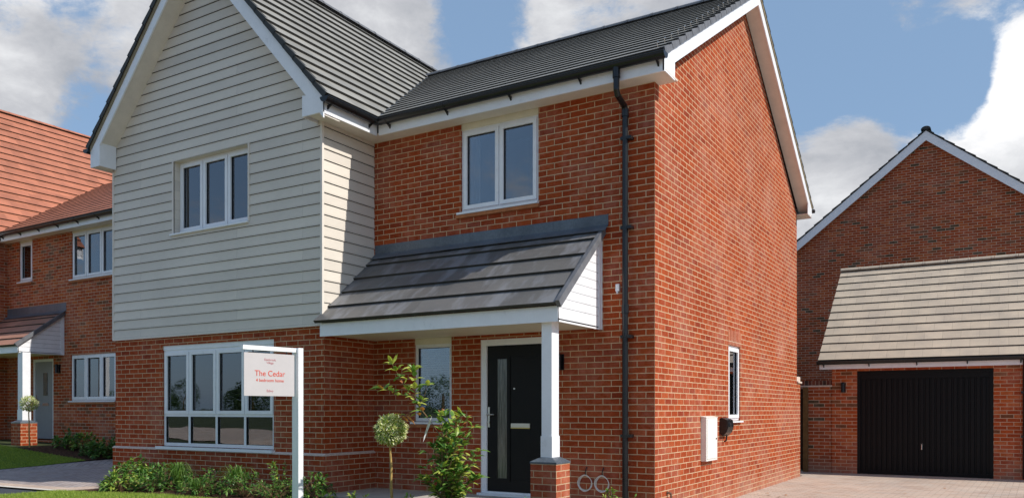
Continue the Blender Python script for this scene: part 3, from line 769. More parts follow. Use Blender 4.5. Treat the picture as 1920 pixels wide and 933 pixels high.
# valley lining
b = MB()
v0 = Vector((CEX, EY, 5.43)); v1 = Vector((RX + (CZ - 7.99) / KS, RYM, 7.99)); 
b.face([v0 + Vector((.12, 0, .01)), v1 + Vector((.12, 0, .01)), v1 + Vector((-.10, .0, .05)), v0 + Vector((-.10, 0, .05))])
b.build('valley_lining', M['lead'], cr)
# closing sheets below the tiles (keep light out of the loft)
b = MB()
b.face([(CEX - .08, -.2, 5.38), (-.02, -.2, 5.38), (-.02, RYM, 7.85), (RX, RYM, 7.85)])
b.build('underlay', M['dark'], mr)

# rainwater pipe
b = MB(); px_ = -.352
b.tube([(-.335, -.362, 5.36), (-.335, -.362, 5.10), (-.337, -.33, 5.055), (-.35, -.10, 5.0), (px_, -.065, 4.95), (px_, -.065, .05)], .036, 14)
b.tube([(-.335, -.362, 5.36), (-.335, -.362, 5.24)], .045, 14)
b.tube([(px_, -.065, 4.97), (px_, -.065, 4.88)], .044, 14); b.tube([(px_, -.065, 2.62), (px_, -.065, 2.52)], .044, 14)
for z in (4.62, 3.55, 2.24, 1.05):
    b.box(px_ - .052, px_ + .085, -.095, -.002, z - .018, z + .018)
b.build('downpipe', M['black'], house, smooth=False)

# ------------------------------------------------------------------ porch canopy (shared by both brick houses)
def canopy(parent, x0, x1, wy, fy, zb, zt, ztop, tile, flash_top, wall_trim=True, split=(.33, .66)):
    """fascia front at fy, side panel at x1, tile slope up to the wall at wy"""
    dy = wy - fy; rise = ztop - zt; L = math.hypot(dy + .06, rise); up = Vector((0, (dy + .06) / L, rise / L))
    mb = roof_slope((0, fy - .06, zt), (1, 0, 0), up, L, L / 4.7, lambda s: x0 - .04, lambda s: x1 + .06, thick=.036)
    r = mb.build('porch_roof', [tile, M['tile_edge']], parent)
    b = MB(); b.box(x0, x1 - .0, fy, fy + .022, zb, zt - .005); b.build('fascia', M['white'], r)
    b = MB(); b.box(x0, x1, fy + .022, wy - .002, zb + .02, zb + .035)
    y = fy + .1
    b.build('soffit', M['cream'], r)
    # boarded side panel with real grooves
    b = MB(); z = zb; bh = .105; hgt = lambda yy: zt - .03 + (yy - fy) * rise / dy
    while z < hgt(wy) - .02:
        z1 = min(z + bh - .006, hgt(wy) - .001); 
        if z == zb: z1 = zt - .02
        ys = lambda zz: max(fy + (.0 if zz <= zt - .02 else 0), fy + (zz - (zt - .03)) * dy / rise)
        ya, yb_ = max(fy, ys(z)), max(fy, ys(z1))
        b.prism([(x1, ya, z), (x1, wy - .002, z), (x1, wy - .002, z1), (x1, yb_, z1)], (-.02, 0, 0))
        z = z1 + .006
    b.prism([(x1 - .012, fy + .022, zb + .002), (x1 - .012, wy - .003, zb + .002), (x1 - .012, wy - .003, hgt(wy) - .01), (x1 - .012, fy + .022, zt - .04)], (-.012, 0, 0), 1)
    b.box(x1 + .001, x1 + .014, wy - .075, wy - .002, zb, hgt(wy - .07)); b.box(x1 + .001, x1 + .02, wy - .025, wy - .002, zb, hgt(wy - .03))
    b.build('side_panel', [M['white'], M['verge']], r)
    # verge strip
    b = MB(); nr = Vector((0, -up.z, up.y)); p0 = Vector((x1 + .012, fy - .065, zt)); p1 = p0 + up * (L + .02)
    b.prism([p0 + nr * .052, p1 + nr * .03, p1 - nr * .05, p0 - nr * .035], (.052, 0, 0)); b.build('verge_strip', M['verge'], r)
    # clips
    # lead flashing
    b = MB(); n = 3; w_ = (x1 + .10 - x0) / n
    for i in range(n):
        a, c = x0 + i * w_, x0 + (i + 1) * w_ + (.03 if i < n - 1 else 0); e = .004 + .003 * (i % 2)
        zt2 = flash_top
        b.prism([(a, wy - e, ztop + .05), (a, wy - e - .004, ztop + .05), (a, wy - e - .004, zt2), (a, wy - e, zt2)], (c - a, 0, 0))
        q = up * -.10; t = .04 + e
        b.prism([Vector((a, wy - e - .002, ztop + .056)), Vector((a, wy - e - .002, ztop + .048)), Vector((a, wy - e, ztop)) + q + nr * (t - .006), Vector((a, wy - e, ztop)) + q + nr * t], (c - a, 0, 0))
    b.build('flashing', M['lead'], r)
    return r
canopy(house, -4.315, -.70, 0, -1.13, 2.345, 2.525, 3.575, M['tile_porch'], 3.755)
def post_and_pier(parent, cx, cy, w, d, z_base, z_cap, z_top, pw, pd):
    b = MB(); b.box(cx - w / 2, cx + w / 2, cy - d / 2, cy + d / 2, z_cap, z_top)
    b.box(cx - w / 2 - .008, cx + w / 2 + .008, cy - d / 2 - .008, cy + d / 2 + .008, z_cap - .002, z_cap + .24)
    b.build('post', M['white'], parent)
    b = MB(); zc = z_cap - .07
    b.box(cx - pw / 2, cx + pw / 2, cy - pd / 2, cy + pd / 2, z_base, zc)
    p = b.build('pier', M['brick'], parent)
    b = MB(); a1, a2, g1, g2 = pw / 2 + .006, pd / 2 + .006, w / 2 + .012, d / 2 + .012
    lo = [(cx - a1, cy - a2, zc), (cx + a1, cy - a2, zc), (cx + a1, cy + a2, zc), (cx - a1, cy + a2, zc)]
    hi = [(cx - g1, cy - g2, z_cap), (cx + g1, cy - g2, z_cap), (cx + g1, cy + g2, z_cap), (cx - g1, cy + g2, z_cap)]
    lo2 = [(q[0], q[1], zc + .02) for q in lo]
    for i in range(4):
        j = (i + 1) % 4; b.face([lo[i], lo[j], lo2[j], lo2[i]]); b.face([lo2[i], lo2[j], hi[j], hi[i]])
    b.face(hi); b.build('pier_cap', M['lead'], p)
post_and_pier(house, -.888, -.965, .13, .17, .05, .825, 2.364, .33, .33)

# ------------------------------------------------------------------ fittings on the main house
def wall_lamp(loc, F, u, z, label, s=1.0):
    b = mb_at(loc)
    b.fbox(F, u - .045 * s, u + .045 * s, .002, .02, z - .10 * s, z + .10 * s)
    c = F(u, .07, z); b.tube([c + Vector((0, 0, -.09 * s)), c + Vector((0, 0, .09 * s))], .035 * s, 12)
    b.tube([F(u, .01, z + .02), F(u, .06, z + .02)], .015 * s, 8)
    b.tube([c + Vector((0, 0, .085 * s)), c + Vector((0, 0, .105 * s))], [.042 * s, .02 * s], 12)
    o = b.build('wall_lamp', M['black']); return tag(o, label, 'wall lamp', 'black outdoor wall lamps')
wall_lamp((-1.26, -.03, 1.96), FW, -1.255, 1.965, 'black cylinder lamp on the wall between the black front door and the downpipe')
# meter box
b = mb_at((0, 1.96, .95)); b.box(.002, .075, 1.71, 2.21, .66, 1.262); b.prism([(.076, 1.695, 1.262), (.001, 1.695, 1.275), (.001, 1.695, 1.264), (.082, 1.695, 1.256)], (0, .53, 0))
mbx = b.build('meter_box', plain('off_white_grp', (.74, .73, .69), .5, .04)); tag(mbx, 'white rectangular meter cabinet fixed low on the sunlit side wall', 'meter box')
b = MB(); b.box(.0755, .082, 1.74, 2.185, .69, 1.235); b.build('door', plain('off_white_door', (.78, .77, .73), .45, .03), mbx)
b = MB(); b.tube([(.08, 2.13, .96), (.09, 2.13, .96)], .012, 8); b.build('lock', M['black'], mbx)
# EV charger
b = mb_at((0, 2.7, 1.1)); yc, zc = 2.70, 1.115
prof = [(.002, -.10), (.05, -.135), (.105, -.08), (.13, .0), (.115, .10), (.03, .135), (.002, .12)]
poly = [(p, yc - .14, zc + q) for p, q in prof]
b.prism(poly, (0, .28, 0)); b.box(.02, .125, yc - .15, yc - .139, zc - .03, zc + .08)
ev = b.build('charging_point', M['black']); tag(ev, 'black angular car charging point on the side wall below the narrow window', 'car charger')
b = MB(); b.tube([(.06, yc + .02, zc - .12), (.05, yc + .03, zc - .20), (.02, yc + .04, zc - .22)], .012, 8); b.build('cable', M['black'], ev)
b = MB(); b.tube([(.118, yc - .02, zc + .03), (.133, yc - .02, zc + .03)], .035, 14); b.build('socket', plain('grey_socket', (.03, .03, .035), .3, .05), ev)
# sensor
b = mb_at((-.466, -.02, 2.83)); b.fbox(FW, -.49, -.445, .001, .04, 2.80, 2.885); b.tube([FW(-.467, .03, 2.80), FW(-.467, .045, 2.77)], .014, 8)
tag(b.build('wall_sensor', M['white']), 'small white sensor box on the brick left of the long black downpipe', 'sensor')
# cable coils
for (cx, lab) in ((-.905, 'coil of pale cable hanging low on the wall, nearer the porch pier'), (-.675, 'coil of pale cable hanging low on the wall, nearer the downpipe')):
    b = mb_at((cx, -.04, .45))
    for k in range(3):
        rr = .083 + .006 * k; pts = [(cx + rr * math.cos(t) + .004 * math.sin(3 * t + k), -.02 - .008 * k - .004 * math.sin(2 * t), .455 + rr * 1.08 * math.sin(t)) for t in [2 * math.pi * i / 28 for i in range(29)]]
        b.tube(pts, .0042, 6, cap=False)
    b.tube([(cx, -.02, .545), (cx + .004, -.03, .60), (cx + .012, -.003, .655)], .006, 6, 1)
    tag(b.build('cable_coil', [M['cable'], M['black']], smooth=True), lab, 'cable coil', 'cable coils by the porch')
# outside pipe
b = mb_at((.03, .45, .3)); b.tube([(.001, .40, .345), (.035, .40, .345), (.04, .43, .34), (.04, .44, .30), (.04, .44, .0)], .011, 8); b.tube([(.001, .40, .345), (.012, .40, .345)], .02, 8)
tag(b.build('outlet_pipe', M['copper']), 'short dark copper outlet pipe bent down at the foot of the side wall', 'pipe')

# ------------------------------------------------------------------ neighbour house on the left
Y2 = 2.1; S2 = 5.67
lh = empty('brick_house', (-17, 6, .5), 'brick house with red tiled roof and grey front door behind the lawn', 'house')
F2 = front(Y2); RXW = -18.56
hs = [(-15.66, -13.86, 4.50, S2), (-17.99, -17.38, 4.62, S2), (-15.69, -13.87, 1.585, 2.68), (-17.35, -16.44, .62, 2.62)]
b = MB(); wall(b, F2, RXW, -12.6, 0, S2, hs)
b.face([(-12.6, Y2, 0), (-12.6, Y2 + 7.7, 0), (-12.6, Y2 + 7.7, S2), (-12.6, Y2, S2)]); b.face([(-12.6, Y2, S2), (-12.6, Y2 + 7.7, S2), (-12.6, Y2 + 3.85, S2 + 2.4)])
b.face([(RXW, .6, 0), (RXW, Y2, 0), (RXW, Y2, S2), (RXW, .6, S2)]); b.face([(-25.4, .6, 0), (RXW, .6, 0), (RXW, .6, S2), (-25.4, .6, S2)]); b.face([(-25.4, .6, S2), (RXW, .6, S2), (-22, .6, S2 + 4.1)])
b.face([(-25.4, Y2 + 7.7, 0), (-12.6, Y2 + 7.7, 0), (-12.6, Y2 + 7.7, S2), (-25.4, Y2 + 7.7, S2)]); b.face([(-25.4, .6, 0), (-25.4, Y2 + 7.7, 0), (-25.4, Y2 + 7.7, S2), (-25.4, .6, S2)])
b.build('brick_wall', M['brick_multi'], lh)
window(lh, F2, *hs[0], n=3, inset=.03, top_panel=.06, curtains='l', brick_sill=True)
window(lh, F2, *hs[1], n=1, inset=.03, top_panel=.06, curtains='', brick_sill=True)
window(lh, F2, *hs[2], n=3, inset=.03, brick_sill=True, curtains='m', blind=0)
a, c, z0, z1 = hs[3]
b = MB(); b.fbox(F2, a + .07, c - .05, -.085, -.035, z0 + .03, z1 - .06); ld = b.build('door', M['greydoor'], lh)
b = MB(); b.fbox(F2, a, a + .07, -.1, -.01, z0, z1); b.fbox(F2, c - .05, c, -.1, -.01, z0, z1); b.fbox(F2, a + .07, c - .05, -.1, -.01, z1 - .06, z1 + .001); b.build('door_frame', M['white'], ld)
b = MB(); b.fbox(F2, -16.93, -16.75, -.034, -.026, 1.72, 2.28); b.build('glass_panel', M['obscured'], ld)
b = MB(); b.fbox(F2, -16.96, -16.70, -.034, -.022, 1.47, 1.53); b.build('letterbox', M['steel'], ld)
b = MB(); b.fbox(F2, a + .1, a + .13, -.034, -.02, 1.5, 1.72); b.fbox(F2, a + .1, a + .22, -.01, .01, 1.62, 1.64); b.build('handle', M['steel'], ld)
EX2 = RXW + .28; Z2 = 5.83; CX2 = -22.0; K2 = 1.18; CZ2 = Z2 + K2 * (EX2 - CX2)
EY2 = Y2 - .36; L2 = 4.23 / vz
mb = roof_slope((0, EY2, Z2), (1, 0, 0), upM, L2, .276, lambda s: CX2 + (CZ2 - (Z2 + s * TG * vz)) / K2, lambda s: -12.35, thick=.036, top=.016)
r2 = mb.build('roof', [M['tile_red'], M['tile_edge']], lh)
mb = roof_slope((0, EY2 + 8.46, Z2), (1, 0, 0), upB, L2, .276, lambda s: CX2 + (CZ2 - (Z2 + s * TG * vz)) / K2, lambda s: -12.35); mb.build('rear_slope', [M['tile_red'], M['tile_edge']], r2)
b = MB(); b.box(EX2, -12.38, Y2 - .30, Y2 - .278, S2 - .04, Z2 + .01); b.build('fascia', M['white'], r2)
b = MB(); b.box(RXW, -12.38, Y2 - .278, Y2, S2 - .018, S2); b.build('soffit', M['soffit'], r2)
gutter((EX2, Y2 - .362, Z2 - .03), (-12.3, Y2 - .362, Z2 - .03), out=(0, -1, 0)).build('gutter', M['black'], r2)
k2 = 1 / math.sqrt(1 + K2 * K2); uR2 = Vector((-k2, 0, K2 * k2)); LL2 = (EX2 - CX2) / k2
def gb2(s):
    z = Z2 + s * K2 * k2; return min(12, EY2 + (z - Z2) / TG) if z < Z2 + 2.56 else 12.
mb = roof_slope((EX2, 0, Z2), (0, 1, 0), uR2, LL2, .30, lambda s: .3, gb2); c2 = mb.build('gable_roof', [M['tile_red'], M['tile_edge']], lh)
uL2 = Vector((k2, 0, K2 * k2)); mb = roof_slope((2 * CX2 - EX2, 0, Z2), (0, 1, 0), uL2, LL2, .30, lambda s: .3, lambda s: 12.); mb.build('left_slope', [M['tile_red'], M['tile_edge']], c2)
ridge((CX2, .3, CZ2 + .01), (CX2, 12, CZ2 + .01)).build('ridge_tiles', M['tile_red'], c2)
b = MB(); b.box(EX2 - .08, EX2 - .06, .35, Y2 - .29, S2 - .04, Z2 + .01); b.build('fascia', M['white'], c2)
b = MB()
for xe in (EX2, 2 * CX2 - EX2):
    b.prism([(xe, .335, Z2 - .33), (CX2, .335, CZ2 - .33), (CX2, .335, CZ2 - .04), (xe, .335, Z2 - .04)], (0, .022, 0))
    b.face([(xe, .35, Z2 - .30), (CX2, .35, CZ2 - .30), (CX2, .60, CZ2 - .30), (xe, .60, Z2 - .30)])
b.build('bargeboard', M['white'], c2)
b = MB()
for sg in (1, -1):
    ya = EY2 + .06 if sg == 1 else EY2 + 8.40
    b.prism([(-12.40, ya, Z2 - .20), (-12.40, EY2 + 4.23, Z2 + 2.56 - .24), (-12.40, EY2 + 4.23, Z2 + 2.56 - .03), (-12.40, ya, Z2 + .01)], (.02, 0, 0))
b.build('bargeboard', M['white'], r2)
canopy(lh, -18.54, -15.98, Y2, Y2 - 1.08, 2.69, 2.85, 3.72, M['tile_redbrown'], 3.96)
post_and_pier(lh, -15.99, Y2 - .93, .20, .18, .3, 1.125, 2.705, .40, .38)
wall_lamp((-16.2, Y2, 2.4), F2, -16.17, 2.36, 'black lamp on the wall beside the grey front door of the red roofed house', 1.1)

# ------------------------------------------------------------------ house behind on the right
rh = empty('gabled_house', (1.65, 21, 0), 'dark brick house whose tall gable rises behind the garage', 'house')
Y3 = 17.0; K3 = .79; X3 = 1.65; Z3 = 9.16; HW = 4.5
b = MB(); e3 = Z3 - K3 * HW
b.face([(X3 - HW, Y3, 0), (X3 + HW, Y3, 0), (X3 + HW, Y3, e3), (X3 - HW, Y3, e3)]); b.face([(X3 - HW, Y3, e3), (X3 + HW, Y3, e3), (X3, Y3, Z3)])
b.face([(X3 - HW, Y3, 0), (X3 - HW, Y3 + 9, 0), (X3 - HW, Y3 + 9, e3), (X3 - HW, Y3, e3)]); b.face([(X3 + HW, Y3, 0), (X3 + HW, Y3 + 9, 0), (X3 + HW, Y3 + 9, e3), (X3 + HW, Y3, e3)])
b.face([(X3 - HW, Y3 + 9, 0), (X3 + HW, Y3 + 9, 0), (X3 + HW, Y3 + 9, e3), (X3, Y3 + 9, Z3), (X3 - HW, Y3 + 9, e3)])
b.build('brick_wall', M['brick_dark'], rh)
q3 = 1 / math.sqrt(1 + K3 * K3); HE = HW + .35; L3 = HE / q3
r3 = None
for sg in (1, -1):
    mb = roof_slope((X3 + sg * HE, 0, Z3 + .20 - K3 * HE), (0, 1, 0), Vector((-sg * q3, 0, K3 * q3)), L3, .33, lambda s: Y3 - .20, lambda s: Y3 + 9.2, thick=.032)
    o = mb.build('roof' if sg == 1 else 'left_slope', [M['tile'], M['tile_edge']], rh if sg == 1 else r3); r3 = r3 or o
ridge((X3, Y3 - .22, Z3 + .22), (X3, Y3 + 9.2, Z3 + .22), .13).build('ridge_tiles', M['tile_edge'], r3)
b = MB()
for sg in (1, -1):
    b.prism([(X3, Y3 - .17, Z3 - .10), (X3 + sg * HE, Y3 - .17, Z3 - .10 - K3 * HE), (X3 + sg * HE, Y3 - .17, Z3 + .17 - K3 * HE), (X3, Y3 - .17, Z3 + .17)], (0, .025, 0))
b.build('bargeboard', M['white'], r3)
b = MB()
for sg in (1, -1):
    b.face([(X3, Y3 - .15, Z3 - .03), (X3 + sg * HE, Y3 - .15, Z3 - .03 - K3 * HE), (X3 + sg * HE, Y3, Z3 - .03 - K3 * HE), (X3, Y3, Z3 - .03)])
b.build('verge_soffit', M['soffit'], r3)

# ------------------------------------------------------------------ garage
ga = empty('garage', (2.2, 12, 0), 'low brick garage with tan tiled roof and black ribbed up-and-over door', 'garage')
Y4 = 9.4; F4 = front(Y4); gx0, gx1 = .385, 7.3; hd = [(.885, 3.376, 0, 2.185), (4.32, 6.81, 0, 2.185)]
b = MB(); wall(b, F4, gx0, gx1, 0, 2.32, hd, depth=.12)
ap = 4.55; ym = 12.0; yb4 = 14.6
b.face([(gx0, Y4, 0), (gx0, yb4, 0), (gx0, yb4, 2.32), (gx0, Y4, 2.32)]); b.face([(gx0, Y4, 2.32), (gx0, yb4, 2.32), (gx0, ym, ap)])
b.face([(gx1, Y4, 0), (gx1, yb4, 0), (gx1, yb4, 2.32), (gx1, Y4, 2.32)]); b.face([(gx1, Y4, 2.32), (gx1, yb4, 2.32), (gx1, ym, ap)])
b.face([(gx0, yb4, 0), (gx1, yb4, 0), (gx1, yb4, 2.32), (gx0, yb4, 2.32)])
b.build('brick_wall', M['brick_multi'], ga)
for (a, c, z0, z1) in hd:
    b = MB(); x = a + .09; w_ = .080
    b.fbox(F4, a + .06, c - .06, -.11, -.075, .02, z1 - .06)
    while x + w_ < c - .08:
        b.prism([F4(x, -.076, .09), F4(x + .008, -.052, .09), F4(x + w_ - .012, -.052, .09), F4(x + w_ - .004, -.076, .09)], (0, 0, z1 - .27)); x += .100
    b.fbox(F4, a + .06, c - .06, -.075, -.045, .02, .09); b.fbox(F4, a + .06, c - .06, -.075, -.045, z1 - .17, z1 - .06)
    gd = b.build('garage_door', M['garage'], ga)
    b = MB(); b.fbox(F4, a, a + .06, -.12, -.02, 0, z1); b.fbox(F4, c - .06, c, -.12, -.02, 0, z1); b.fbox(F4, a + .06, c - .06, -.12, -.02, z1 - .06, z1); b.build('frame', M['garage'], gd)
    b = MB(); m_ = (a + c) / 2 - .02
    b.tube([F4(m_, -.055, .66), F4(m_, -.02, .66)], .03, 10); b.tube([F4(m_, -.025, .66), F4(m_, -.02, .55)], .012, 8, 1); b.build('handle', [M['black'], M['steel']], gd)
ev4 = 9.06; z4 = 2.40; k4 = (4.74 - z4) / (ym - ev4); q4 = 1 / math.sqrt(1 + k4 * k4)
r4 = None
for sg in (1, -1):
    y0 = ev4 if sg == 1 else 2 * ym - ev4
    mb = roof_slope((0, y0, z4), (1, 0, 0), Vector((0, sg * q4, k4 * q4)), (ym - ev4) / q4, .313, lambda s: .16, lambda s: 7.5, thick=.030)
    o = mb.build('roof' if sg == 1 else 'rear_slope', [M['tile_tan'], M['tile_edge']], ga if sg == 1 else r4); r4 = r4 or o
ridge((.15, ym, 4.75), (7.5, ym, 4.75)).build('ridge_tiles', M['tile_tan'], r4)
b = MB(); b.box(.17, 7.48, Y4 - .24, Y4 - .218, 2.225, 2.40); b.build('fascia', M['white'], r4)
b = MB(); b.box(.17, 7.48, Y4 - .218, Y4, 2.235, 2.25); b.build('soffit', M['soffit'], r4)
gutter((.13, Y4 - .30, 2.385), (7.5, Y4 - .30, 2.385), out=(0, -1, 0)).build('gutter', M['black'], r4)
b = MB()
for (x_) in (3.90,): 
    b.tube([(x_, Y4 - .30, 2.33), (x_, Y4 - .30, 2.25), (x_, Y4 - .07, 2.08), (x_, Y4 - .07, .03)], .045, 12)
    for z in (1.7, .85): b.box(x_ - .07, x_ + .07, Y4 - .10, Y4 - .002, z - .02, z + .02)
b.build('downpipe', M['black'], ga)
wall_lamp((.61, Y4, 1.85), F4, .612, 1.84, 'black cylinder lamp on the brick pier left of the garage door', 1.05)

# ------------------------------------------------------------------ garden wall, stub and gate
b = mb_at((.1, Y4 + .1, 0)); b.box(-.11, gx0 - .003, Y4 + .03, Y4 + .24, 0, 1.86)
gw = b.build('garden_wall', M['brick_dark']); tag(gw, 'low brick garden wall with brick-on-edge top joining the garage', 'wall')
b = MB(); b.box(-.32, gx0 - .004, Y4 + .01, Y4 + .26, 1.861, 1.895); b.build('creasing_course', M['grout'], gw)
b = MB(); b.box(-.32, gx0 - .004, Y4 + .03, Y4 + .24, 1.897, 2.0); b.build('coping', brick_mat('coping_brick', [(0, (.07, .04, .035)), (.3, (.16, .05, .035)), (.7, (.22, .06, .035))], (.36, .27, .2), .1, .075, .3), gw)
b = mb_at((-.1, 7.9, 0)); b.box(-.215, 0, BY + .002, 8.06, 0, 1.90)
st = b.build('wall_pier', M['brick']); tag(st, 'sunlit brick pier at the back corner of the side wall', 'pier')
b = MB(); b.box(-.23, .03, BY + .003, 8.09, 1.902, 1.935); b.box(-.215, .0, BY + .004, 8.06, 1.937, 2.03); b.build('coping', M['grout'], st)
g_ = empty('garden_gate', (-.6, Y4 + .1, 0), 'dark boarded timber gate with brown post in the gap beside the garden wall', 'gate')
for xg in (-.215, -1.32):
    b = MB(); b.box(xg, xg + .10, Y4 - .02, Y4 + .09, 0, 1.86); b.build('post', M['timber'], g_)
b = MB(); x = -1.215
while x < -.23:
    b.box(x, x + .096, Y4 + .04, Y4 + .065, .05, 1.82); x += .099
b.build('boards', M['darktimber'], g_)
for z in (.3, 1.0, 1.6):
    b = MB(); b.box(-1.215, -.22, Y4 + .015, Y4 + .039, z, z + .09); b.build('rail', M['darktimber'], g_)
b = MB(); b.box(-6, -1.325, Y4 + .02, Y4 + .06, .0, 1.8); tag(b.build('boarded_fence', M['darktimber']), 'dark boarded fence behind the red brick house beyond the gate', 'fence')

# ------------------------------------------------------------------ sign
a40 = R(31.2); fwv = Vector((-math.sin(a40), math.cos(a40), 0)); rtv = Vector((math.cos(a40), math.sin(a40), 0)); th = R(40)
dirp = (fwv * math.cos(th) + rtv * math.sin(th)); dirn = Vector((-dirp.y, dirp.x, 0))    # panel runs along dirp
if dirn.dot(fwv) > 0: dirn = -dirn                                                     # dirn faces the viewer side
corner = Vector((-3.315, -2.485, 0))
sg_ = empty('house_sign', corner, 'white post sign with hanging panel reading The Cedar, in the bed before the big window', 'sign')
def obox(mb, o, u, n, u0, u1, n0, n1, z0, z1, mi=0):
    o = Vector(o); P = lambda a, c, z: o + u * a + n * c + Vector((0, 0, z))
    mb.prism([P(u0, n0, z0), P(u1, n0, z0), P(u1, n1, z0), P(u0, n1, z0)], (0, 0, z1 - z0), mi)
b = MB(); obox(b, corner, dirp, dirn, 0, .066, -.12, 0, .1, 2.065); b.build('post', M['white'], sg_)
b = MB(); obox(b, corner, dirp, dirn, -.68, -.001, -.085, -.035, 2.015, 2.062); b.build('arm', M['white'], sg_)
b = MB(); obox(b, corner, dirp, dirn, -.655, -.012, -.064, -.056, 1.515, 1.985); pn = b.build('panel', M['signpanel'], sg_)
for u in (-.55, -.12):
    b = MB(); obox(b, corner, dirp, dirn, u, u + .012, -.063, -.057, 1.97, 2.016); b.build('hook', M['black'], sg_)
def text(s, size, uc, z, mat):
    c = bpy.data.curves.new('t', 'FONT'); c.body = s; c.size = size; c.align_x = 'CENTER'; c.extrude = .0008; c.offset = .0002
    o = bpy.data.objects.new('t', c); COL.objects.link(o); dg = bpy.context.evaluated_depsgraph_get(); dg.update()
    me = bpy.data.meshes.new_from_object(o.evaluated_get(dg)); bpy.data.objects.remove(o); bpy.data.curves.remove(c)
    o = bpy.data.objects.new('lettering', me); COL.objects.link(o); me.materials.clear(); me.materials.append(mat)
    pos = corner + dirp * uc + dirn * (-.0545) + Vector((0, 0, z))
    m = Matrix((dirp.to_4d(), Vector((0, 0, 1)).to_4d(), dirn.to_4d(), (0, 0, 0, 1))).transposed()
    for i in range(3): m[3][i] = 0
    m = Matrix.Translation(pos) @ Matrix(((dirp.x, 0, dirn.x, 0), (dirp.y, 0, dirn.y, 0), (0, 1, 0, 0), (0, 0, 0, 1)))
    me.transform(Matrix.Translation(-WL[pn]) @ m); o.parent = pn; return o
text('The Cedar', .088, -.333, 1.735, M['red']); text('4 bedroom home', .050, -.333, 1.672, M['red'])
text('Eastbrook', .036, -.333, 1.905, M['pinkgrey']); text('Village', .034, -.333, 1.872, M['pinkgrey']); text('Bdwy', .040, -.333, 1.560, M['pinkgrey'])

# ------------------------------------------------------------------ plants
def leaf(mb, p, d, L, W, mi=0, droop=.25, up=None):
    d = d.normalized(); u = Vector((0, 0, 1)) if up is None else up
    s = d.cross(u); s = s.normalized() if s.length > .01 else Vector((1, 0, 0))
    n = s.cross(d).normalized(); tip = p + d * L - Vector((0, 0, droop * L)); m1 = p + d * L * .4 + n * L * .04; 
    a = p + d * L * .38 + s * W / 2 - n * W * .12; c = p + d * L * .38 - s * W / 2 - n * W * .12
    a2 = p + d * L * .72 + s * W * .36 - Vector((0, 0, droop * L * .5)); c2 = p + d * L * .72 - s * W * .36 - Vector((0, 0, droop * L * .5)); m2 = p + d * L * .72 - Vector((0, 0, droop * L * .45)) + n * L * .03
    i = len(mb.v); mb.v += [p, a, m1, c, a2, m2, c2, tip]
    for f_ in ([0, 1, 2], [0, 2, 3], [1, 4, 5, 2], [2, 5, 6, 3], [4, 7, 5], [5, 7, 6]):
        mb.f.append([i + k for k in f_]); mb.m.append(mi); mb.uv.append([(0, 0)] * len(f_))
def rv(zmin=-1, zmax=1):
    t = random.uniform(0, 2 * math.pi); z = random.uniform(zmin, zmax); r = math.sqrt(max(0, 1 - z * z)); return Vector((r * math.cos(t), r * math.sin(t), z))

def ball_tree(x, y, zg, zc, r, label, leaves=2600, lean=.03):
    t = empty('ball_tree', (x, y, zg), label, 'topiary tree', 'variegated ball topiary trees')
    b = MB(); pts = [(x + lean * (1 - k / 6) + .006 * math.sin(k * 2), y, zg + (zc - zg - r * .7) * k / 6) for k in range(7)]; b.tube(pts, [.017 - .001 * k for k in range(7)], 8); b.build('trunk', M['stem'], t, smooth=True)
    b = MB(); b.tube([(x + lean - .022, y + .015, zg), (x - .015, y + .012, zc - r * .85)], .007, 6); b.build('stake', M['cane'], t)
    b = MB(); c = Vector((x, y, zc))
    for i in range(leaves):
        d = rv(); rr = r * random.choice([random.uniform(.55, .8), random.uniform(.78, 1.0), random.uniform(.82, .98), 1.06 * random.random() ** .1]) * (1 + .05 * math.sin(7 * d.x + 5 * d.y) + .04 * math.sin(9 * d.z))
        p = c + Vector((d.x * rr, d.y * rr, d.z * rr * .93)); ld_ = (d * .8 + rv() * .9).normalized()
        leaf(b, p, ld_, random.uniform(.026, .046), random.uniform(.014, .022), random.choice([0, 1, 1, 1, 1, 2]), .1)
    b.build('crown', [M['leaf_mid'], M['leaf_cream'], M['leaf_lime']], t)
    b = MB()
    for i in range(26):
        d = rv(); b.tube([(x, y, zc - r * .7), tuple(c + d * r * .8)], .003, 4)
    b.build('branches', M['bark'], t)
ball_tree(-2.21, -2.2, .2, 1.14, .165, 'variegated ball topiary on a bare stem in the bed before the narrow porch window')
ball_tree(-14.63, .55, .52, 1.50, .17, 'variegated ball topiary on a thin stem beside the pier of the house with grey door', 1300)

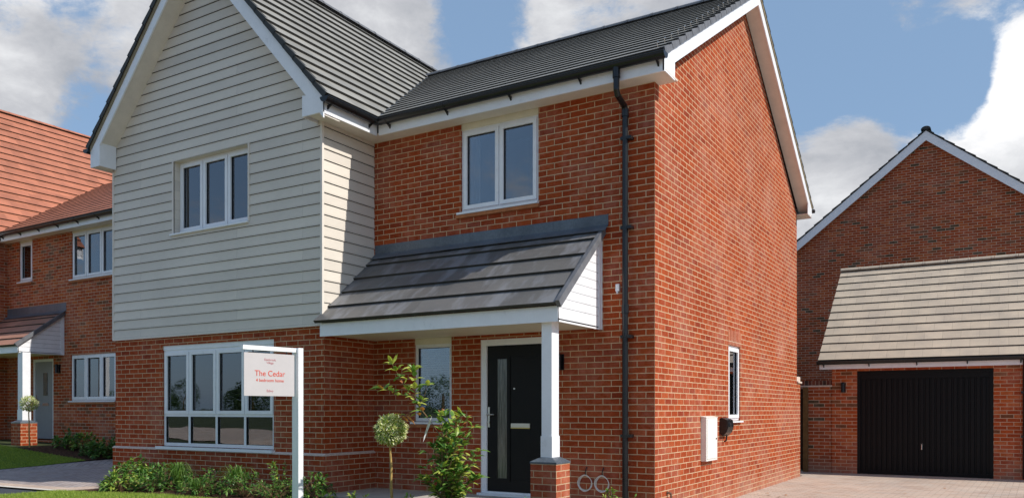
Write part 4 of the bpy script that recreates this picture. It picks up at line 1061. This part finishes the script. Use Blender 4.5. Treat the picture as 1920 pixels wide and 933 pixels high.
# tall leafy shrub
def shrub():
    x, y = -1.45, -2.2; zg = .2
    t = empty('leafy_shrub', (x, y, zg), 'tall loose evergreen shrub with bronze tips and one long stem arching left', 'shrub')
    stems = MB(); lv = MB(); k = 0
    def shoot(p0, p1, r0, nl, L, bend=.05, mats=(0, 1, 1, 1, 2, 2)):
        p0, p1 = Vector(p0), Vector(p1); mid = (p0 + p1) / 2 + rv() * bend; pts = []
        for i in range(9):
            s = i / 8; pts.append(p0 * (1 - s) ** 2 + mid * 2 * s * (1 - s) + p1 * s * s)
        stems.tube(pts, [max(.0025, r0 * (1 - .8 * i / 8)) for i in range(9)], 6)
        for i in range(nl):
            s = random.uniform(.18, 1.0) if i > 3 else 1.0; q = pts[min(8, int(s * 8))]; dd = (p1 - p0).normalized()
            d = (dd * .55 + rv(-.3, .7) * 1.0).normalized(); leaf(lv, q, d, L * random.uniform(.65, 1.15), L * random.uniform(.30, .42), random.choice(mats), random.uniform(.1, .5))
    for i in range(40):
        h = random.uniform(.10, 1.0); ang = random.uniform(0, 6.28); sp = random.uniform(.10, .36)
        shoot((x + random.uniform(-.05, .05), y + random.uniform(-.05, .05), zg + h * .55), (x + .06 + sp * math.cos(ang), y + sp * .8 * math.sin(ang), zg + .12 + h), .007, 20, .135)
    for i in range(8):
        shoot((x, y, zg), (x + random.uniform(-.1, .15), y + random.uniform(-.1, .1), zg + random.uniform(.7, .95)), .011, 5, .09)
    for (tx, tz) in ((-1.20, 1.28), (-1.12, 1.18), (-1.33, 1.26)): shoot((x + .05, y, 1.0), (tx, y, tz), .006, 12, .10, .02, (1, 1, 2, 3))
    # long arching stems up to the left
    j0 = (-1.70, y, 1.28)
    shoot((x - .02, y, 1.0), j0, .008, 3, .08, .03)
    shoot(j0, (-2.22, y + .05, 1.86), .007, 44, .15, .03, (1, 2, 2, 2, 0, 3))
    shoot((-1.86, y, 1.46), (-1.86, y - .05, 1.80), .004, 20, .15, .02, (2, 2, 1))
    shoot((-1.95, y, 1.50), (-2.36, y + .02, 1.60), .004, 22, .14, .02, (2, 2, 1, 3))
    shoot((-1.78, y, 1.34), (-2.05, y, 1.30), .004, 10, .13, .03, (3, 2, 3))
    shoot((-1.80, y, 1.42), (-1.70, y, 1.62), .004, 9, .13, .02, (2, 1))
    lv.build('leaves', [M['leaf_dark'], M['leaf_mid'], M['leaf_lime'], M['leaf_red']], t); stems.build('stems', M['bark'], t)
    b = MB()
    for i in range(9): leaf(b, Vector((-1.50 + random.uniform(-.02, .02), y, 1.33)), rv(0, 1), .06, .03, 0, .1)
    b.build('blossom', leaf_mat('faded_pink_bloom', (.55, .22, .16), (.7, .35, .25)), t)
    b = MB()
    leaf(b, Vector((-1.62, y - .03, 1.30)), Vector((-.5, 0, -1)), .26, .05, 0, .2); b.build('plant_label', M['white'], t)
shrub()

def clump(x, y, zg, r, h, name, label, mats, L, n, cat='plant', group='low plants in the bed under the big window'):
    b = mb_at((x, y, zg)); st = []
    for i in range(max(9, n // 9)):
        d = rv(.0, 1); m1 = Vector((x + d.x * r * .45, y + d.y * r * .45, zg + h * .4 * (.5 + d.z))); m2 = Vector((x + d.x * r, y + d.y * r, zg + .03 + d.z * h)); a = Vector((x, y, zg - .02))
        b.tube([a, m1, m2], [.005, .004, .002], 4, len(mats)); st.append((a, m1, m2))
    for i in range(n):
        a, m1, m2 = random.choice(st); t = random.uniform(.1, 1.0) ** .7; q = m1.lerp(m2, t) if random.random() < .85 else a.lerp(m1, random.uniform(.5, 1)); d = (m2 - m1).normalized()
        leaf(b, q, (d * .6 + Vector((0, 0, .15)) + rv() * .75).normalized(), L * random.uniform(.6, 1.25), L * random.uniform(.3, .5), random.randrange(len(mats)), random.uniform(.05, .45))
    return tag(b.build(name, mats + [M['bark']]), label, cat, group)
def tuft(x, y, zg, h, n, label, group):
    b = mb_at((x, y, zg))
    for i in range(n):
        t = random.uniform(0, 6.28); r = random.uniform(.15, 1) * h * .85; hh = h * random.uniform(.6, 1.1); w_ = random.uniform(.006, .011); s = Vector((-math.sin(t), math.cos(t), 0)) * w_
        p = Vector((x + random.uniform(-.03, .03), y + random.uniform(-.03, .03), zg)); o = Vector((math.cos(t), math.sin(t), 0)); prev = (p - s, p + s)
        for k in range(1, 6):
            f_ = k / 5; q = p + o * r * f_ ** 1.6 + Vector((0, 0, hh * (1 - (1 - f_) ** 2) - hh * .45 * f_ ** 3)); ww = s * (1 - f_ * .92)
            i0 = len(b.v); b.v += [prev[0], prev[1], q + ww, q - ww]; b.f.append([i0, i0 + 1, i0 + 2, i0 + 3]); b.m.append(0); b.uv.append([(0, 0)] * 4); prev = (q - ww, q + ww)
    return tag(b.build('grass_tuft', [M['grass']]), label, 'ornamental grass', group)
dk = [M['leaf_dark'], M['leaf_dark'], M['leaf_mid']]; lm = [M['leaf_mid'], M['leaf_lime'], M['leaf_mid']]
gB = 'low plants in the bed under the big window'
bed = [  # x, y, r, h, kind, leaf, label
 (-7.55, -1.80, .26, .26, dk, .09, 'leafy dark plant at the far left end of the bed, by the house corner'),
 (-7.80, -1.45, .24, .30, lm, .09, 'bright leafed plant at the left house corner above the edging'),
 (-7.15, -2.15, .22, .20, lm, .085, 'bright broad leafed plant at the front left of the bed beside the lawn'),
 (-7.05, -1.50, .28, .26, dk, .08, 'dark low plant against the plinth, left of the first grass tuft'),
 (-6.75, -1.95, .22, .20, dk, .075, 'dark low plant before the left grass tuft'),
 (-6.05, -1.60, .30, .24, dk, .07, 'small leafed dark plant between the two grass tufts'),
 (-5.70, -1.95, .24, .18, dk, .06, 'spreading dark plant at the front of the bed centre'),
 (-5.05, -1.75, .30, .24, dk, .06, 'fine leafed plant left of the white sign post'),
 (-4.75, -1.45, .26, .34, lm, .055, 'upright light green sprig below the right end of the big window'),
 (-4.40, -1.85, .28, .22, dk, .055, 'fine leafed plant just behind the foot of the white sign post'),
 (-4.02, -1.55, .24, .26, dk, .07, 'dark plant right of the white sign post at the bay corner')]
for (x, y, r, h, mt, L, lab) in bed: clump(x, y, gh(x) + .01, r * 1.25, h * 1.3, 'low_plant', lab, mt, L * 1.05, 360, group=gB)
tuft(-6.55, -1.65, gh(-6.5), .52, 190, 'arching green grass tuft under the left half of the big window', 'grass tufts in the front bed')
tuft(-5.40, -1.60, gh(-5.4), .52, 170, 'arching green grass tuft under the right half of the big window', 'grass tufts in the front bed')
tuft(-5.75, -2.0, gh(-5.4), .32, 90, 'short grass tuft at the lawn edge between taller tufts', 'grass tufts in the front bed')
gP = 'small plants along the front of the porch bed'
for (x, y, r, h, mt, L, lab) in [(-3.05, -2.35, .15, .22, lm, .07, 'small bright sprig in the bed right of the sign post'), (-2.55, -2.35, .17, .22, lm, .07, 'small bright sprig left of the ball topiary stem'),
      (-1.95, -2.3, .16, .22, lm, .07, 'small plant between the ball topiary stem and the tall shrub'), (-.70, -1.75, .16, .20, lm, .05, 'small green plant under the cable coils'),
      (-.42, -.35, .10, .20, lm, .06, 'small leafy sprig at the foot of the black downpipe'), (-.12, -.25, .08, .22, lm, .06, 'small sprig at the front corner between downpipe and outlet pipe')]:
    clump(x, y, gh(x) + .02, r, h, 'low_plant', lab, mt, L, 90, group=gP)
clump(-.98, -1.6, .2, .10, .16, 'low_plant', 'small orange flowered plant at the foot of the porch pier', [M['leaf_red'], M['leaf_lime']], .035, 70, group=gP)
gL = 'leafy plants in the bed of the left house'
for (x, y, r, h, mt, lab) in [(-14.35, 1.25, .35, .36, dk, 'leafy green plant nearest the grey door'), (-13.95, 1.45, .36, .38, lm, 'bright leafy plant second from the grey door, under the triple window'), (-13.5, 1.6, .36, .36, dk, 'dark leafy plant under the middle of the triple window'),
      (-13.35, 1.25, .28, .28, dk, 'dark low plant at the bed edge above the grey paving'), (-13.05, 1.7, .30, .34, dk, 'dark leafy plant at the right end of the left house bed, by the paving')]:
    clump(x, y, gh(x), r, h, 'low_plant', lab, mt, .11, 330, group=gL)

# short grass standing on the lawns near the camera
def grass(name, poly, n, h):
    b = MB(); xs = [p[0] for p in poly]; ys = [p[1] for p in poly]; k = 0
    def inside(x, y):
        c = False
        for i in range(len(poly)):
            x1, y1 = poly[i]; x2, y2 = poly[i - 1]
            if (y1 > y) != (y2 > y) and x < (x2 - x1) * (y - y1) / (y2 - y1) + x1: c = not c
        return c
    while k < n:
        x, y = random.uniform(min(xs), max(xs)), random.uniform(min(ys), max(ys))
        if not inside(x, y): continue
        k += 1; z = gh(x) + .012; t = random.uniform(0, 6.28); s = Vector((math.cos(t), math.sin(t), 0)) * .004; o = Vector((random.uniform(-1, 1), random.uniform(-1, 1), 0)) * h * .5; p = Vector((x, y, z))
        i0 = len(b.v); b.v += [p - s, p + s, p + o + Vector((0, 0, h * random.uniform(.6, 1.2)))]; b.f.append([i0, i0 + 1, i0 + 2]); b.m.append(0); b.uv.append([(0, 0)] * 3)
    o = b.build(name, [leaf_mat(name + '_blades', (.16, .26, .025), (.36, .42, .07), .6)]); tag(o, 'short mown grass covering the ' + ('near lawn' if name == 'grass' else 'lawn of the left house'), 'grass', kind='stuff')
grass('grass', [(-7.9, -2.62), (-7.2, -2.45), (-6.2, -2.15), (-4.2, -2.15), (-3, -2.6), (-3, -3.6), (-8.0, -3.9)], 30000, .035)
grass('far_grass', [(-15, -2.3), (-12.55, -1.9), (-12.75, -.2), (-13.0, .87), (-13.9, .46), (-14.5, .25), (-15.6, .45), (-17, .5), (-17, -2.3)], 26000, .035)

# fallen leaves on the driveway
LEAF_LABELS = ['dry leaf on the paving, nearest the foot of the sunlit side wall', 'dry leaf on the paving, right of the one nearest the side wall', 'dry leaf on the paving close to the side wall, farthest back of that cluster',
    'dry leaf on the paving near the side wall, front one of that cluster', 'dry leaf midway between the side wall and the garage door, left of a pair', 'dry leaf midway between the side wall and the garage door, right of a pair',
    'single dry leaf on the paving in front of the garage door centre', 'dry leaf on the paving closest to the right end of the garage door', 'dry leaf on the paving a little way before the garage door']
spots = [(.35, 3.9), (.62, 4.05), (.30, 4.25), (.55, 3.7), (1.05, 3.75), (1.35, 3.8), (1.9, 3.75), (2.7, 6.6), (2.2, 5.4)]
for i, (x, y) in enumerate(spots):
    b = mb_at((x, y, .02)); leaf(b, Vector((x, y, .022)), Vector((math.cos(i * 2.1), math.sin(i * 2.1), .15)), .07, .045, 0, .1)
    tag(b.build('fallen_leaf', M['leaf_red'] if i % 3 else M['bark']), LEAF_LABELS[i], 'leaf', 'dry leaves scattered on the driveway')

# trees across the road (seen in the window glass)
tb = MB(); random.seed(3)
for i in range(60):
    x = -120 + i * 3.4 + random.uniform(-1, 1); y = -68 + random.uniform(-6, 6); H_ = random.uniform(3.6, 6.6); W_ = random.uniform(1.8, 3.4)
    tb.tube([(x, y, 0), (x + .2, y, H_ * .6)], [.22, .1], 6, 1)
    for k in range(1100):
        d = rv(); p = Vector((x, y, H_ * .5)) + Vector((d.x * W_, d.y * W_ * .7, d.z * H_ * .5)) * random.uniform(.5, 1) ** .5
        leaf(tb, p, rv(), random.uniform(.16, .34), .2, 0, .2)
tag(tb.build('far_woodland', [M['treeleaf'], M['bark']]), 'line of trees across the road reflected in the windows', 'trees', kind='stuff')
